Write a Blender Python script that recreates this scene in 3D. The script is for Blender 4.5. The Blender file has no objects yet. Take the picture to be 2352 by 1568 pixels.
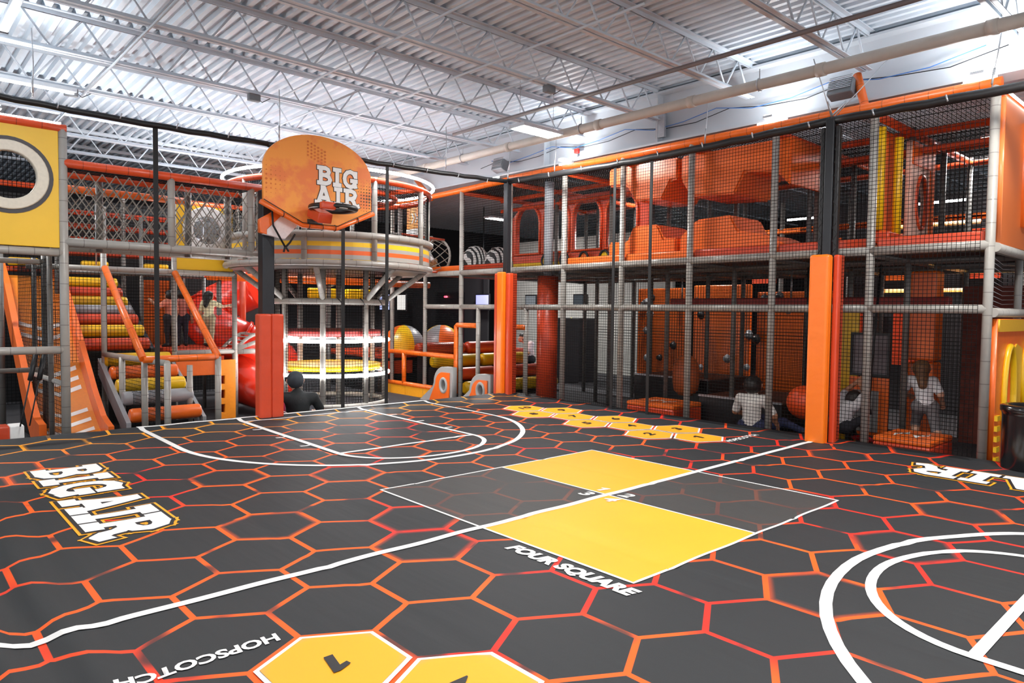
import bpy, bmesh, math, random
import numpy as np
from mathutils import Vector, Matrix
random.seed(7)
sc = bpy.context.scene
COL = sc.collection
# ------------------------------------------------------------------ camera
EYE = Vector((0.0, 0.0, 1.85))
yaw, pitch, roll = math.radians(42.26), math.radians(-2.4355), math.radians(0.693)
fw = Vector((math.sin(yaw) * math.cos(pitch), math.cos(yaw) * math.cos(pitch), math.sin(pitch)))
rt = Vector((math.cos(yaw), -math.sin(yaw), 0))
up = rt.cross(fw)
r2 = rt * math.cos(roll) + up * math.sin(roll)
u2 = -rt * math.sin(roll) + up * math.cos(roll)
cam = bpy.data.cameras.new('camera')
cam.sensor_width = 36.0
cam.lens = 24.68
cam.clip_start = 0.05
cam_ob = bpy.data.objects.new('camera', cam)
COL.objects.link(cam_ob)
m = Matrix((r2, u2, -fw)).transposed().to_4x4()
m.translation = EYE
cam_ob.matrix_world = m
sc.camera = cam_ob
# ------------------------------------------------------------------ world and exposure
w = bpy.data.worlds.new('hall_ambient')
sc.world = w
w.use_nodes = True
w.node_tree.nodes['Background'].inputs[0].default_value = (0.93, 0.95, 1.0, 1)
w.node_tree.nodes['Background'].inputs[1].default_value = 0.95
sc.view_settings.view_transform = 'Standard'
sc.view_settings.look = 'None'
sc.view_settings.exposure = 0.6
sc.view_settings.gamma = 1.0
sc.view_settings.use_curve_mapping = False


def area(name, loc, sx, sy, power, col=(1, 0.985, 0.965), rot=(0, 0, 0)):
    l = bpy.data.lights.new(name, 'AREA')
    l.shape = 'RECTANGLE'
    l.size, l.size_y, l.energy, l.color = sx, sy, power, col
    o = bpy.data.objects.new(name, l)
    o.location = loc
    o.rotation_euler = rot
    COL.objects.link(o)
    return o


# high-bay lamps: one in view, the hall's grid, last added to brighten far wall
LAMPS = [(7.45, 7.7, 4.55), (1.6, 1.0, 4.55), (4.4, 2.2, 4.55), (7.4, 1.2, 4.55), (1.5, 6.2, 4.55), (0.5, 12.4, 4.55), (12.6, 3.0, 4.5), (12.6, 9.0, 4.5), (7.0, 14.6, 4.5), (13.4, 15.4, 4.5)]
LAMP_W = [95, 66, 66, 66, 54, 50, 100, 100, 100, 170]
for (x, y, z), p in zip(LAMPS, LAMP_W):
    area('high_bay_light', (x, y, z - 0.03), 0.75, 0.28, p)

# floodlights standing on the frame roofs, shining up at the deck
UPL = [(8.62, 8.2, 4.39), (8.62, 4.55, 4.39), (8.62, 2.25, 4.39), (0.95, 9.6, 4.03), (2.6, 12.6, 3.6), (4.9, 14.6, 3.6), (11.2, 5.0, 4.33), (11.2, 9.0, 4.33)]
UPW = [8, 7, 12, 24, 30, 34, 15, 15]
for (x, y, z), p in zip(UPL, UPW):
    area('floodlight_beam', (x, y, z + 0.02), 0.24, 0.1, p, (0.95, 0.98, 1.0), (math.pi, 0, 0))

# ------------------------------------------------------------------ materials


def S(r, g, b):
    f = lambda c: (c / 255 / 12.92) if c / 255 <= 0.04045 else ((c / 255 + 0.055) / 1.055) ** 2.4
    return (f(r), f(g), f(b), 1)


MATS = {}


def mat(name, col, rough=0.5, metal=0.0, noise=0.06, nscale=30.0, bump=0.0, bscale=60.0, emis=None, estr=1.0, coat=0.0, spec=0.5):
    if name in MATS:
        return MATS[name]
    m = bpy.data.materials.new(name)
    m.use_nodes = True
    nt = m.node_tree
    b = nt.nodes['Principled BSDF']
    b.inputs['Roughness'].default_value = rough
    b.inputs['Metallic'].default_value = metal
    b.inputs['Coat Weight'].default_value = coat
    b.inputs['Coat Roughness'].default_value = 0.2
    b.inputs['Specular IOR Level'].default_value = spec
    b.inputs['Base Color'].default_value = col
    tc = nt.nodes.new('ShaderNodeTexCoord')
    if noise > 0:
        n = nt.nodes.new('ShaderNodeTexNoise')
        n.inputs['Scale'].default_value = nscale
        n.inputs['Detail'].default_value = 3
        nt.links.new(tc.outputs['Object'], n.inputs['Vector'])
        mx = nt.nodes.new('ShaderNodeMix')
        mx.data_type = 'RGBA'
        mx.inputs[6].default_value = [c * (1 - noise * 2) for c in col[:3]] + [1]
        mx.inputs[7].default_value = [min(1, c * (1 + noise * 2)) for c in col[:3]] + [1]
        nt.links.new(n.outputs['Fac'], mx.inputs[0])
        nt.links.new(mx.outputs[2], b.inputs['Base Color'])
    if bump > 0:
        n2 = nt.nodes.new('ShaderNodeTexNoise')
        n2.inputs['Scale'].default_value = bscale
        nt.links.new(tc.outputs['Object'], n2.inputs['Vector'])
        bp = nt.nodes.new('ShaderNodeBump')
        bp.inputs['Strength'].default_value = bump
        bp.inputs['Distance'].default_value = 0.02
        nt.links.new(n2.outputs['Fac'], bp.inputs['Height'])
        nt.links.new(bp.outputs[0], b.inputs['Normal'])
    if emis:
        b.inputs['Emission Color'].default_value = emis
        b.inputs['Emission Strength'].default_value = estr
    MATS[name] = m
    return m


def foam(name, col, rough=0.38, pitch_=0.24, seam=0.6):
    """vinyl foam sleeve: seams every pitch_ metres along the tube (UV x = metres)"""
    m = mat(name, col, rough, noise=0.05, nscale=12, coat=0.25, bump=0.08, bscale=25)
    nt = m.node_tree
    b = nt.nodes['Principled BSDF']
    uv = nt.nodes.new('ShaderNodeUVMap')
    sx = nt.nodes.new('ShaderNodeSeparateXYZ')
    nt.links.new(uv.outputs[0], sx.inputs[0])
    pp = nt.nodes.new('ShaderNodeMath'); pp.operation = 'PINGPONG'; pp.inputs[1].default_value = pitch_ / 2
    nt.links.new(sx.outputs[0], pp.inputs[0])
    lt = nt.nodes.new('ShaderNodeMath'); lt.operation = 'LESS_THAN'; lt.inputs[1].default_value = 0.0045
    nt.links.new(pp.outputs[0], lt.inputs[0])
    mul = nt.nodes.new('ShaderNodeMath'); mul.operation = 'MULTIPLY'; mul.inputs[1].default_value = seam
    nt.links.new(lt.outputs[0], mul.inputs[0])
    src = b.inputs['Base Color'].links[0].from_socket
    mx = nt.nodes.new('ShaderNodeMix'); mx.data_type = 'RGBA'
    mx.inputs[7].default_value = [c * 0.25 for c in col[:3]] + [1]
    nt.links.new(mul.outputs[0], mx.inputs[0])
    nt.links.new(src, mx.inputs[6])
    nt.links.new(mx.outputs[2], b.inputs['Base Color'])
    return m


def glow(name, col, s):
    return mat(name, (0.8, 0.8, 0.8, 1), 0.5, noise=0, emis=col, estr=s)


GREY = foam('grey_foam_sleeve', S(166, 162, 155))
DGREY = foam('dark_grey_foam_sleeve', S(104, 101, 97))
ORANGE = foam('orange_foam_sleeve', S(248, 112, 26))
RED = foam('red_orange_foam_sleeve', S(226, 80, 32))
YEL = mat('yellow_vinyl', S(240, 190, 20), 0.35, noise=0.05, nscale=8, bump=0.1, bscale=14, coat=0.2)
ORV = mat('orange_vinyl', S(240, 108, 30), 0.38, noise=0.05, nscale=8, bump=0.12, bscale=14, coat=0.2)
ORB = mat('bright_orange_vinyl', S(255, 122, 20), 0.4, noise=0.04, nscale=8, bump=0.25, bscale=9, coat=0.15)
RDV = mat('red_orange_vinyl', S(208, 70, 34), 0.38, noise=0.05, nscale=8, bump=0.2, bscale=10, coat=0.2)
GRV = mat('grey_vinyl', S(150, 152, 156), 0.4, noise=0.05, nscale=8, bump=0.1, bscale=14, coat=0.2)
LGV = mat('light_grey_plastic', S(160, 160, 158), 0.45, noise=0.04)
BLK = mat('black_vinyl', S(26, 26, 28), 0.45, noise=0.1, nscale=40, bump=0.1, bscale=30)
BSTEEL = mat('black_steel', S(38, 40, 44), 0.4, metal=0.3, noise=0.08)
NET = mat('black_net_cord', S(12, 12, 13), 0.8, noise=0, spec=0.15)
ROPE = mat('grey_rope', S(138, 132, 124), 0.8, noise=0.1, nscale=80)
STRAP = mat('black_webbing', S(20, 20, 22), 0.7, noise=0.1, nscale=120)
WHITE = mat('white_print', S(238, 238, 236), 0.6, noise=0.02)
WSTEEL = mat('white_painted_steel', S(206, 214, 222), 0.5, noise=0.04, nscale=6)
GSTEEL = mat('galvanised_steel', S(190, 192, 196), 0.35, metal=0.7, noise=0.08)
PIPE = mat('dusty_pipe_paint', S(196, 188, 178), 0.55, noise=0.08, nscale=5)
DPIPE = mat('dark_pipe_paint', S(120, 112, 112), 0.6, noise=0.08, nscale=5)
DECK = mat('white_roof_deck_paint', S(210, 220, 229), 0.45, noise=0.06, nscale=2.5)
YPRINT = mat('yellow_printed_panel', S(246, 196, 40), 0.45, noise=0.04, nscale=3)
OPRINT = mat('orange_printed_panel', S(240, 140, 60), 0.42, noise=0.1, nscale=2.2)
BPRINT = mat('black_print', S(34, 34, 36), 0.55, noise=0.03)
DARK = mat('dark_hall_wall', S(46, 44, 48), 0.8, noise=0.15, nscale=1.2)
FLOORM = mat('dark_carpet', S(54, 54, 58), 0.9, noise=0.25, nscale=40, bump=0.3, bscale=200)
PALEW = mat('pale_block_wall', S(176, 176, 172), 0.8, noise=0.08, nscale=3)
SKIN = mat('skin', S(214, 164, 136), 0.55, noise=0.03)
SKIN2 = mat('tan_skin', S(176, 122, 92), 0.55, noise=0.03)
HAIRD = mat('dark_hair', S(30, 22, 20), 0.5, noise=0.25, nscale=60)
HAIRB = mat('brown_hair', S(120, 86, 58), 0.5, noise=0.25, nscale=60)

# ------------------------------------------------------------------ helpers


def link(o, parent=None):
    COL.objects.link(o)
    if parent:
        o.parent = parent
    return o


def mesh_obj(name, verts, faces, material, parent=None, smooth=False, uvs=None):
    me = bpy.data.meshes.new(name)
    me.from_pydata([tuple(v) for v in verts], [], faces)
    if uvs is not None:
        l = me.uv_layers.new(name='UVMap')
        vi = np.empty(len(me.loops), dtype=np.int32)
        me.loops.foreach_get('vertex_index', vi)
        l.data.foreach_set('uv', np.array(uvs, dtype=np.float32)[vi].ravel())
    if smooth:
        me.polygons.foreach_set('use_smooth', [True] * len(me.polygons))
    if material:
        me.materials.append(material)
    me.update()
    return link(bpy.data.objects.new(name, me), parent)


def thing(name, label, cat, group=None, loc=(0, 0, 0)):
    o = bpy.data.objects.new(name, None)
    o.empty_display_size = 0.2
    o.location = loc
    COL.objects.link(o)
    return tag(o, label, cat, group)


def tag(o, label, cat, group=None):
    o['label'] = label
    o['category'] = cat
    if group:
        o['group'] = group
    return o


def structure(o):
    o['kind'] = 'structure'
    return o


def stuff(o):
    o['kind'] = 'stuff'
    return o


class MB:
    def __init__(s):
        s.v, s.f, s.uv = [], [], []

    def add(s, v, f, uv=None):
        k = len(s.v)
        s.v += [tuple(p) for p in v]
        s.uv += uv if uv else [(0, 0)] * len(v)
        s.f += [tuple(i + k for i in q) for q in f]

    def box(s, c, d, rz=0.0, rx=0.0, ry=0.0):
        R = Matrix.Rotation(rz, 3, 'Z') @ Matrix.Rotation(ry, 3, 'Y') @ Matrix.Rotation(rx, 3, 'X')
        v = []
        for sx in (-1, 1):
            for sy in (-1, 1):
                for sz in (-1, 1):
                    v.append(Vector(c) + R @ Vector((sx * d[0] / 2, sy * d[1] / 2, sz * d[2] / 2)))
        s.add(v, [(0, 1, 3, 2), (4, 6, 7, 5), (0, 4, 5, 1), (2, 3, 7, 6), (0, 2, 6, 4), (1, 5, 7, 3)])

    def tube(s, pts, r, n=12, closed=False, cap=True):
        pts = [Vector(p) for p in pts]
        N = len(pts)
        rr = r if isinstance(r, (list, tuple)) else [r] * N
        T = []
        for i in range(N):
            if closed:
                t = pts[(i + 1) % N] - pts[i - 1]
            else:
                t = pts[min(i + 1, N - 1)] - pts[max(i - 1, 0)]
            T.append(t.normalized())
        a = Vector((0, 0, 1)) if abs(T[0].z) < 0.9 else Vector((1, 0, 0))
        U = (a - T[0] * a.dot(T[0])).normalized()
        v, uv, L = [], [], 0.0
        rings = N + 1 if closed else N
        for i in range(rings):
            j = i % N
            if i:
                L += (pts[j] - pts[j - 1]).length
            U = (U - T[j] * U.dot(T[j])).normalized()
            W = T[j].cross(U)
            for k in range(n):
                an = 2 * math.pi * k / n
                v.append(pts[j] + (U * math.cos(an) + W * math.sin(an)) * rr[j])
                uv.append((L + 0.05, k / n))
        f = []
        for i in range(rings - 1):
            for k in range(n):
                k2 = (k + 1) % n
                f.append((i * n + k, i * n + k2, (i + 1) * n + k2, (i + 1) * n + k))
        if not closed and cap:
            f.append(tuple(range(n - 1, -1, -1)))
            f.append(tuple((N - 1) * n + k for k in range(n)))
        s.add(v, f, uv)

    def build(s, name, material, parent=None, smooth=False):
        return mesh_obj(name, s.v, s.f, material, parent, smooth, s.uv)


def tube(name, pts, r, material, parent=None, n=12, closed=False):
    b = MB(); b.tube(pts, r, n, closed)
    o = b.build(name, material, parent, True)
    ca = [p for p in o.data.polygons if len(p.vertices) > 4]
    for p in ca:
        p.use_smooth = False
    return o


def box(name, c, d, material, parent=None, rz=0.0, bevel=0.0, rx=0.0, ry=0.0):
    b = MB(); b.box((0, 0, 0), d, 0, 0, 0)
    o = b.build(name, material, parent)
    o.location = c
    o.rotation_euler = (rx, ry, rz)
    if bevel:
        bm = bmesh.new(); bm.from_mesh(o.data)
        bmesh.ops.bevel(bm, geom=bm.edges[:], offset=bevel, segments=2, affect='EDGES', profile=0.5)
        bm.to_mesh(o.data); bm.free()
        o.data.polygons.foreach_set('use_smooth', [True] * len(o.data.polygons))
        # flat look on the big faces
        for p in o.data.polygons:
            p.use_smooth = p.area < 0.02
    return o


def panel(name, outer, holes, thick, M_, material, parent=None, bevel=0.0):
    """flat outline (with holes) in local xy, extruded +-thick/2 in local z, placed with M_"""
    cu = bpy.data.curves.new('t', 'CURVE')
    cu.dimensions = '2D'
    cu.fill_mode = 'BOTH'
    cu.extrude = thick / 2
    cu.bevel_depth = bevel
    cu.bevel_resolution = 1
    for loop in [outer] + list(holes):
        sp = cu.splines.new('POLY')
        sp.points.add(len(loop) - 1)
        for q, p in zip(sp.points, loop):
            q.co = (p[0], p[1], 0, 1)
        sp.use_cyclic_u = True
    ob = bpy.data.objects.new('t', cu)
    me = bpy.data.meshes.new_from_object(ob)
    me.name = name
    me.transform(M_)
    bpy.data.objects.remove(ob); bpy.data.curves.remove(cu)
    me.materials.clear(); me.materials.append(material)
    return link(bpy.data.objects.new(name, me), parent)


def ell(cx, cy, rx, ry, n=28, a0=0.0, a1=2 * math.pi):
    full = abs(a1 - a0 - 2 * math.pi) < 1e-6
    return [(cx + rx * math.cos(a0 + (a1 - a0) * i / (n if full else n - 1)), cy + ry * math.sin(a0 + (a1 - a0) * i / (n if full else n - 1))) for i in range(n)]


def MX(x):   # local (x,y,z) -> world (x plane): local x = -Y world, local y = Z, local z = -X (faces the court)
    return Matrix(((0, 0, -1, x), (-1, 0, 0, 0), (0, 1, 0, 0), (0, 0, 0, 1)))


def MY(y):   # local x = X world, local y = Z, local z = -Y (faces the court)
    return Matrix(((1, 0, 0, 0), (0, 0, -1, y), (0, 1, 0, 0), (0, 0, 0, 1)))


def net(name, p0, u, v, cell, parent, r=0.0035, material=None, diamond=False, sag=0.0):
    """real knotted cords over the parallelogram p0 + a*u + b*v"""
    p0, u, v = Vector(p0), Vector(u), Vector(v)
    lu, lv = u.length, v.length
    b = MB()
    nrm = u.cross(v).normalized()

    def seg(a0, b0, a1, b1):
        b.tube([p0 + u * a0 + v * b0, p0 + u * a1 + v * b1], r, 4, cap=False)
    if not diamond:
        nu, nv = max(1, round(lu / cell)), max(1, round(lv / cell))
        for i in range(nu + 1):
            seg(i / nu, 0, i / nu, 1)
        for j in range(nv + 1):
            seg(0, j / nv, 1, j / nv)
    else:
        cu, cv = cell
        nu, nv = max(1, round(lu / cu)), max(1, round(lv / cv))
        for i in range(nu):
            for j in range(nv):
                if (i + j) % 2 == 0:
                    seg(i / nu, j / nv, (i + 1) / nu, (j + 1) / nv)
                else:
                    seg((i + 1) / nu, j / nv, i / nu, (j + 1) / nv)
    return stuff(b.build(name, material or NET, parent))


def dup(o, parent, loc=None, rot=None):
    c = o.copy()
    COL.objects.link(c)
    c.parent = parent
    if loc is not None:
        c.location = loc
    if rot is not None:
        c.rotation_euler = rot
    return c


def text_mesh(s, size, shear=0.0, offset=0.0, align='CENTER'):
    cu = bpy.data.curves.new('t', 'FONT')
    cu.body = s
    cu.size = size
    cu.shear = shear
    cu.offset = offset
    cu.align_x = align
    cu.align_y = 'CENTER'
    cu.resolution_u = 3
    ob = bpy.data.objects.new('t', cu)
    me = bpy.data.meshes.new_from_object(ob)
    bpy.data.objects.remove(ob); bpy.data.curves.remove(cu)
    return me


LET = {
    'B': (0.86, [[(.22, .1), (.22, .9)], [(.04, .9), (.5, .9), (.64, .84), (.69, .72), (.64, .6), (.48, .53), (.22, .53)], [(.48, .53), (.68, .46), (.76, .31), (.7, .17), (.54, .1), (.04, .1)]]),
    'I': (0.52, [[(.26, .1), (.26, .9)], [(.05, .9), (.47, .9)], [(.05, .1), (.47, .1)]]),
    'G': (0.92, [[(.76, .7), (.66, .85), (.48, .91), (.29, .85), (.16, .7), (.12, .5), (.16, .3), (.29, .15), (.48, .09), (.64, .14), (.72, .26), (.72, .42)], [(.5, .43), (.88, .43)], [(.79, .62), (.79, .92)], [(.8, .08), (.74, .3)]]),
    'A': (1.04, [[(.2, .1), (.47, .88)], [(.55, .88), (.83, .1)], [(.34, .36), (.7, .36)], [(.03, .1), (.38, .1)], [(.64, .1), (1.0, .1)], [(.36, .9), (.58, .9)]]),
    'R': (0.98, [[(.22, .1), (.22, .9)], [(.04, .9), (.5, .9), (.66, .84), (.72, .7), (.66, .56), (.48, .48), (.22, .48)], [(.46, .48), (.62, .34), (.68, .18), (.8, .08), (.95, .13)], [(.04, .1), (.4, .1)]]),
}


def slab_word(word, width_add=0.0):
    """2-D polygons of a slab-serif word, unit letter height"""
    polys, x = [], 0.0
    hw = 0.09 + width_add
    for ch in word:
        wd, strokes = LET[ch]
        for st in strokes:
            for a, b_ in zip(st, st[1:]):
                ax, ay, bx, by = a[0] + x, a[1], b_[0] + x, b_[1]
                L = math.hypot(bx - ax, by - ay)
                tx, ty = (bx - ax) / L, (by - ay) / L
                nx, ny = -ty * hw, tx * hw
                e = width_add + 0.02
                ex, ey = tx * e, ty * e
                polys.append([(ax - ex + nx, ay - ey + ny), (ax - ex - nx, ay - ey - ny), (bx + ex - nx, by + ey - ny), (bx + ex + nx, by + ey + ny)])
            for p in st[1:-1]:
                polys.append([(p[0] + x + hw * math.cos(t * math.pi / 4), p[1] + hw * math.sin(t * math.pi / 4)) for t in range(8)])
        x += wd + 0.06
    return polys, x - 0.06
# ================================================================== the setting
ZD = 5.27
fl = structure(mesh_obj('floor', [(-9, -10, 0), (24, -10, 0), (24, 24, 0), (-9, 24, 0)], [(0, 1, 2, 3)], FLOORM))
# corrugated roof deck, flutes run along Y
v, f = [], []
x = -9.0
prof = []
while x < 24:
    prof += [(x, ZD), (x + 0.058, ZD), (x + 0.076, ZD + 0.055), (x + 0.134, ZD + 0.055)]
    x += 0.1524
for (px, pz) in prof:
    v += [(px, -10, pz), (px, 24, pz)]
for i in range(len(prof) - 1):
    f.append((2 * i, 2 * i + 1, 2 * i + 3, 2 * i + 2))
structure(mesh_obj('ceiling', v, f, DECK))
structure(box('wall_right', (24.0, 7, 2.7), (0.2, 34, 5.4), DARK))
structure(box('wall_back', (7.5, 24.0, 2.7), (33, 0.2, 5.4), DARK))

# ---- open-web roof joists (run along X)
JY = [-1.07, 0.46, 1.99, 3.52, 5.05, 6.60, 8.13, 9.72, 11.27, 12.8, 14.33, 15.86, 17.4]
ZB, ZT = 4.79, 5.235
rod_up = rod_dn = None
ORD = ['behind the camera', 'directly above the camera', 'nearest of the joists in view', 'over the half-court line', 'over the middle of the four-square court', 'just beyond the four-square court', 'over the far free-throw line', 'just behind the orange backboard', 'above the walkway with the rope net', 'above the roller stairs', 'far back, third from the rear', 'far back, second from the rear', 'rearmost of them all']
for j, y in enumerate(JY):
    t = thing('roof_joist', 'white open-web steel roof joist, ' + ORD[j], 'joist', 'open-web roof joists', (0, y, 0))
    b = MB()
    for s in (-1, 1):
        b.box((2.45, s * 0.04, ZB + 0.02), (13.0, 0.052, 0.009)); b.box((2.45, s * 0.017, ZB + 0.04), (13.0, 0.008, 0.055))
    b.build('bottom_chord', WSTEEL, t)
    b = MB()
    for s in (-1, 1):
        b.box((2.45, s * 0.042, ZT + 0.028), (13.2, 0.065, 0.01)); b.box((2.45, s * 0.017, ZT + 0.004), (13.2, 0.007, 0.05))
    b.build('top_chord', WSTEEL, t)
    x = -3.9
    while x < 8.7:
        for k, (xa, xb) in enumerate(((x, x + 0.305), (x + 0.305, x + 0.61))):
            if k == 0:
                if rod_up is None:
                    rod_up = tube('web_rod', [(0, 0, ZB + 0.03), (0.305, 0, ZT)], 0.0125, WSTEEL, t, 6); rod_up.location = (x, 0, 0)
                else:
                    dup(rod_up, t, (x, 0, 0))
            else:
                if rod_dn is None:
                    rod_dn = tube('web_rod', [(0, 0, ZT), (0.305, 0, ZB + 0.03)], 0.0125, WSTEEL, t, 6); rod_dn.location = (xa, 0, 0)
                else:
                    dup(rod_dn, t, (xa, 0, 0))
        x += 0.61
# joists of the next bay beyond the girder
for j, y in enumerate([2.0, 5.0, 8.0, 11.0, 14.0]):
    t = thing('roof_joist', 'white steel roof joist beyond the deep girder, number %s from the right' % ['one', 'two', 'three', 'four', 'five'][j], 'joist', 'joists beyond the girder', (0, y, 0))
    b = MB(); b.box((16, 0, ZB + 0.02), (13.4, 0.09, 0.04)); b.build('bottom_chord', WSTEEL, t)
    b = MB(); b.box((16, 0, ZT + 0.01), (13.4, 0.1, 0.045)); b.build('top_chord', WSTEEL, t)

# ---- deep girder the joists rest on
g = thing('roof_girder', 'deep light grey steel girder running along the top of the right play frame', 'girder')
GIRD = mat('girder_paint', S(198, 204, 210), 0.5, noise=0.03, nscale=2)
box('web', (9.1, 7, 4.83), (0.03, 31, 0.74), GIRD, g)
box('bottom_flange', (9.1, 7, 4.455), (0.34, 31, 0.03), GIRD, g)
box('top_flange', (9.1, 7, 5.215), (0.34, 31, 0.03), GIRD, g)
for y in (0.4, 6.6, 9.06, 13.4):
    box('stiffener', (9.02, y, 4.83), (0.14, 0.014, 0.72), GIRD, g)
box('hanger_plate', (8.98, 6.55, 4.72), (0.05, 0.16, 0.36), GSTEEL, g)

col = thing('building_column', 'round steel building column with an orange padded lower half behind the net', 'column', None, (9.1, 9.06, 0))
tube('column_shaft', [(0, 0, 2.3), (0, 0, 4.44)], 0.085, mat('grey_column_paint', S(170, 174, 180), 0.5), col, 20)
tube('column_pad', [(0, 0, 0.0), (0, 0, 2.5)], 0.19, RDV, col, 24)

# ---- pipes and conduits
pp = thing('sprinkler_main', 'fat dusty white pipe hanging under the joists beside the girder', 'pipe')
tube('pipe', [(8.0, -6, 4.63), (8.0, 20, 4.63)], 0.066, PIPE, pp, 20)
for y in (0.2, 1.95, 3.6, 5.3, 6.9, 8.9, 11.3):
    tube('pipe_coupling', [(8.0, y, 4.63), (8.0, y + 0.1, 4.63)], 0.076, PIPE, pp, 20)
for y in (1.6, 4.4, 7.3, 10.2, 13.0):
    b = MB()
    b.tube([(8.0 + 0.075 * math.cos(a), y, 4.63 + 0.075 * math.sin(a)) for a in [math.pi * 2 * i / 16 for i in range(17)]], 0.008, 6)
    b.tube([(8.0, y, 4.7), (8.0, y, 4.82)], 0.006, 6)
    b.build('pipe_hanger', GSTEEL, pp)
tag(tube('sprinkler_branch', [(7.02, -4, 4.71), (7.02, 9.2, 4.71)], 0.026, DPIPE, None, 12), 'thin dark dusty pipe running parallel to the fat white one', 'pipe')
for i, (x, y0, y1, lab) in enumerate(((4.23, 4.4, 9.4, 'second from the left'), (4.85, 8.4, 12.4, 'beside the top of the backboard'), (5.45, 4.2, 9.9, 'in the middle of the ceiling'), (2.2, 5.4, 13.6, 'leftmost of them'), (6.2, 6.0, 12.2, 'nearest the bright lamp'))):
    tag(tube('conduit', [(x, y0, 4.775), (x, y1, 4.775)], 0.014, WSTEEL, None, 8), 'thin white conduit strapped under the roof joists, ' + lab, 'conduit', 'ceiling conduits')
tag(tube('blue_cable', [(8.99, 2.3 + i * 0.55, 4.72 + 0.05 * math.cos(i * 2.05) * (1 if i % 3 else 1.6)) for i in range(16)], 0.006, mat('blue_cable', S(70, 130, 210), 0.5), None, 6), 'sagging blue cable strung along the girder', 'cable')
tag(tube('black_cable', [(9.01, 2.1 + i * 0.55, 4.70 + 0.06 * math.cos(i * 2.05 + 0.4)) for i in range(17)], 0.006, BLK, None, 6), 'sagging black cable strung along the girder', 'cable')

# ---- high-bay lamps
lm = glow('lamp_lens', (1, 0.97, 0.9, 1), 30.0)
wh = ['bright white high-bay lamp beside the fat white pipe', 'high-bay lamp above the near left corner of the mat', 'high-bay lamp above the near middle of the mat', 'high-bay lamp above the near right of the mat', 'high-bay lamp above the left side of the mat', 'high-bay lamp over the yellow panel frame', 'high-bay lamp over the right play frame', 'high-bay lamp over the far end of the right play frame', 'high-bay lamp over the far hall behind the tower', 'added unseen lamp brightening the pale wall of the far hall']
for (x, y, z), lab in zip(LAMPS, wh):
    t = thing('high_bay_lamp', lab, 'lamp', 'high-bay ceiling lamps', (x, y, z))
    b = MB(); b.box((0, 0, 0.035), (0.82, 0.32, 0.05)); b.build('housing', WSTEEL, t)
    for s in (-1, 1):
        box('lens', (0, s * 0.075, 0.006), (0.76, 0.12, 0.012), lm, t)
    for s in (-1, 1):
        tube('hanger_wire', [(s * 0.35, 0, 0.06), (s * 0.35, 0, ZD - z)], 0.004, GSTEEL, t, 6)

# strip fixtures seen edge-on high on the left
t = thing('strip_light_fixture', 'grey strip light housing between joists in the upper left corner', 'light fixture', None, (1.12, 9.0, 4.86))
box('housing', (0, 0, 0.05), (0.09, 1.35, 0.07), WSTEEL, t, bevel=0.01)
box('end_cap', (0, 0.69, 0.05), (0.095, 0.03, 0.08), DPIPE, t)
t = thing('strip_light', 'lit white tube lamp along the joist at the upper left edge', 'light', None, (1.35, 11.2, 4.75))
box('housing', (0, 0, 0.03), (1.5, 0.1, 0.05), WSTEEL, t)
tube('lamp_tube', [(-0.72, 0, -0.01), (0.72, 0, -0.01)], 0.014, glow('tube_glow', (1, 1, 1, 1), 5.0), t, 10)

# loudspeakers on the girder
SPK = mat('speaker_case', S(120, 126, 132), 0.6)
for (y, z, lab) in ((3.74, 4.6, 'grey boxy loudspeaker on the girder near the right orange brace'), (10.05, 4.58, 'grey boxy loudspeaker on the girder above the corner net post')):
    t = thing('loudspeaker', lab, 'speaker', None, (8.9, y, z))
    box('case', (-0.12, 0, 0), (0.16, 0.3, 0.2), SPK, t, bevel=0.015, ry=0.35)
    b = MB()
    for i in range(8):
        b.box((-0.206, 0, -0.08 + i * 0.023), (0.008, 0.27, 0.01))
    o = b.build('grille', GSTEEL, t); o.rotation_euler = (0, 0.35, 0)
# ================================================================== the inflatable court mat
MX0, MX1, MY0, MY1 = -0.9, 8.5, -2.1, 9.36
HX, HY, HCX, HCY = 0.2925, 0.507, 2.861, 2.112      # half column pitch, row pitch, lattice origin
SEAMS = [0.42, 1.94, 3.46, 4.98, 6.5, 8.02]


def hgt(x, y):
    z = 0.36 + 0.0006 * ((x - 3) ** 2 + (y - 2.5) ** 2)
    for s in SEAMS:
        d = abs(x - s)
        z -= 0.006 * math.exp(-(d / 0.03) ** 2)
    z += 0.003 * math.sin(x * 9 + 0.6 * math.sin(y * 2.1)) * (0.5 + 0.5 * math.sin(y * 1.3 + x))
    if x < 0.9:      # loose folds near the left edge
        z += 0.045 * max(0, (0.9 - x)) * math.sin(x * 22 + 0.8 * math.sin(y * 1.7))
    e = max(x - (MX1 - 0.25), (MX0 + 0.25) - x, y - (MY1 - 0.25), (MY0 + 0.25) - y, 0) / 0.25
    if e > 0:
        z += 0.02 * math.sin(e * math.pi * 0.5) * (1 - e) * 3 - 0.10 * e ** 6
    return z


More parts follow.
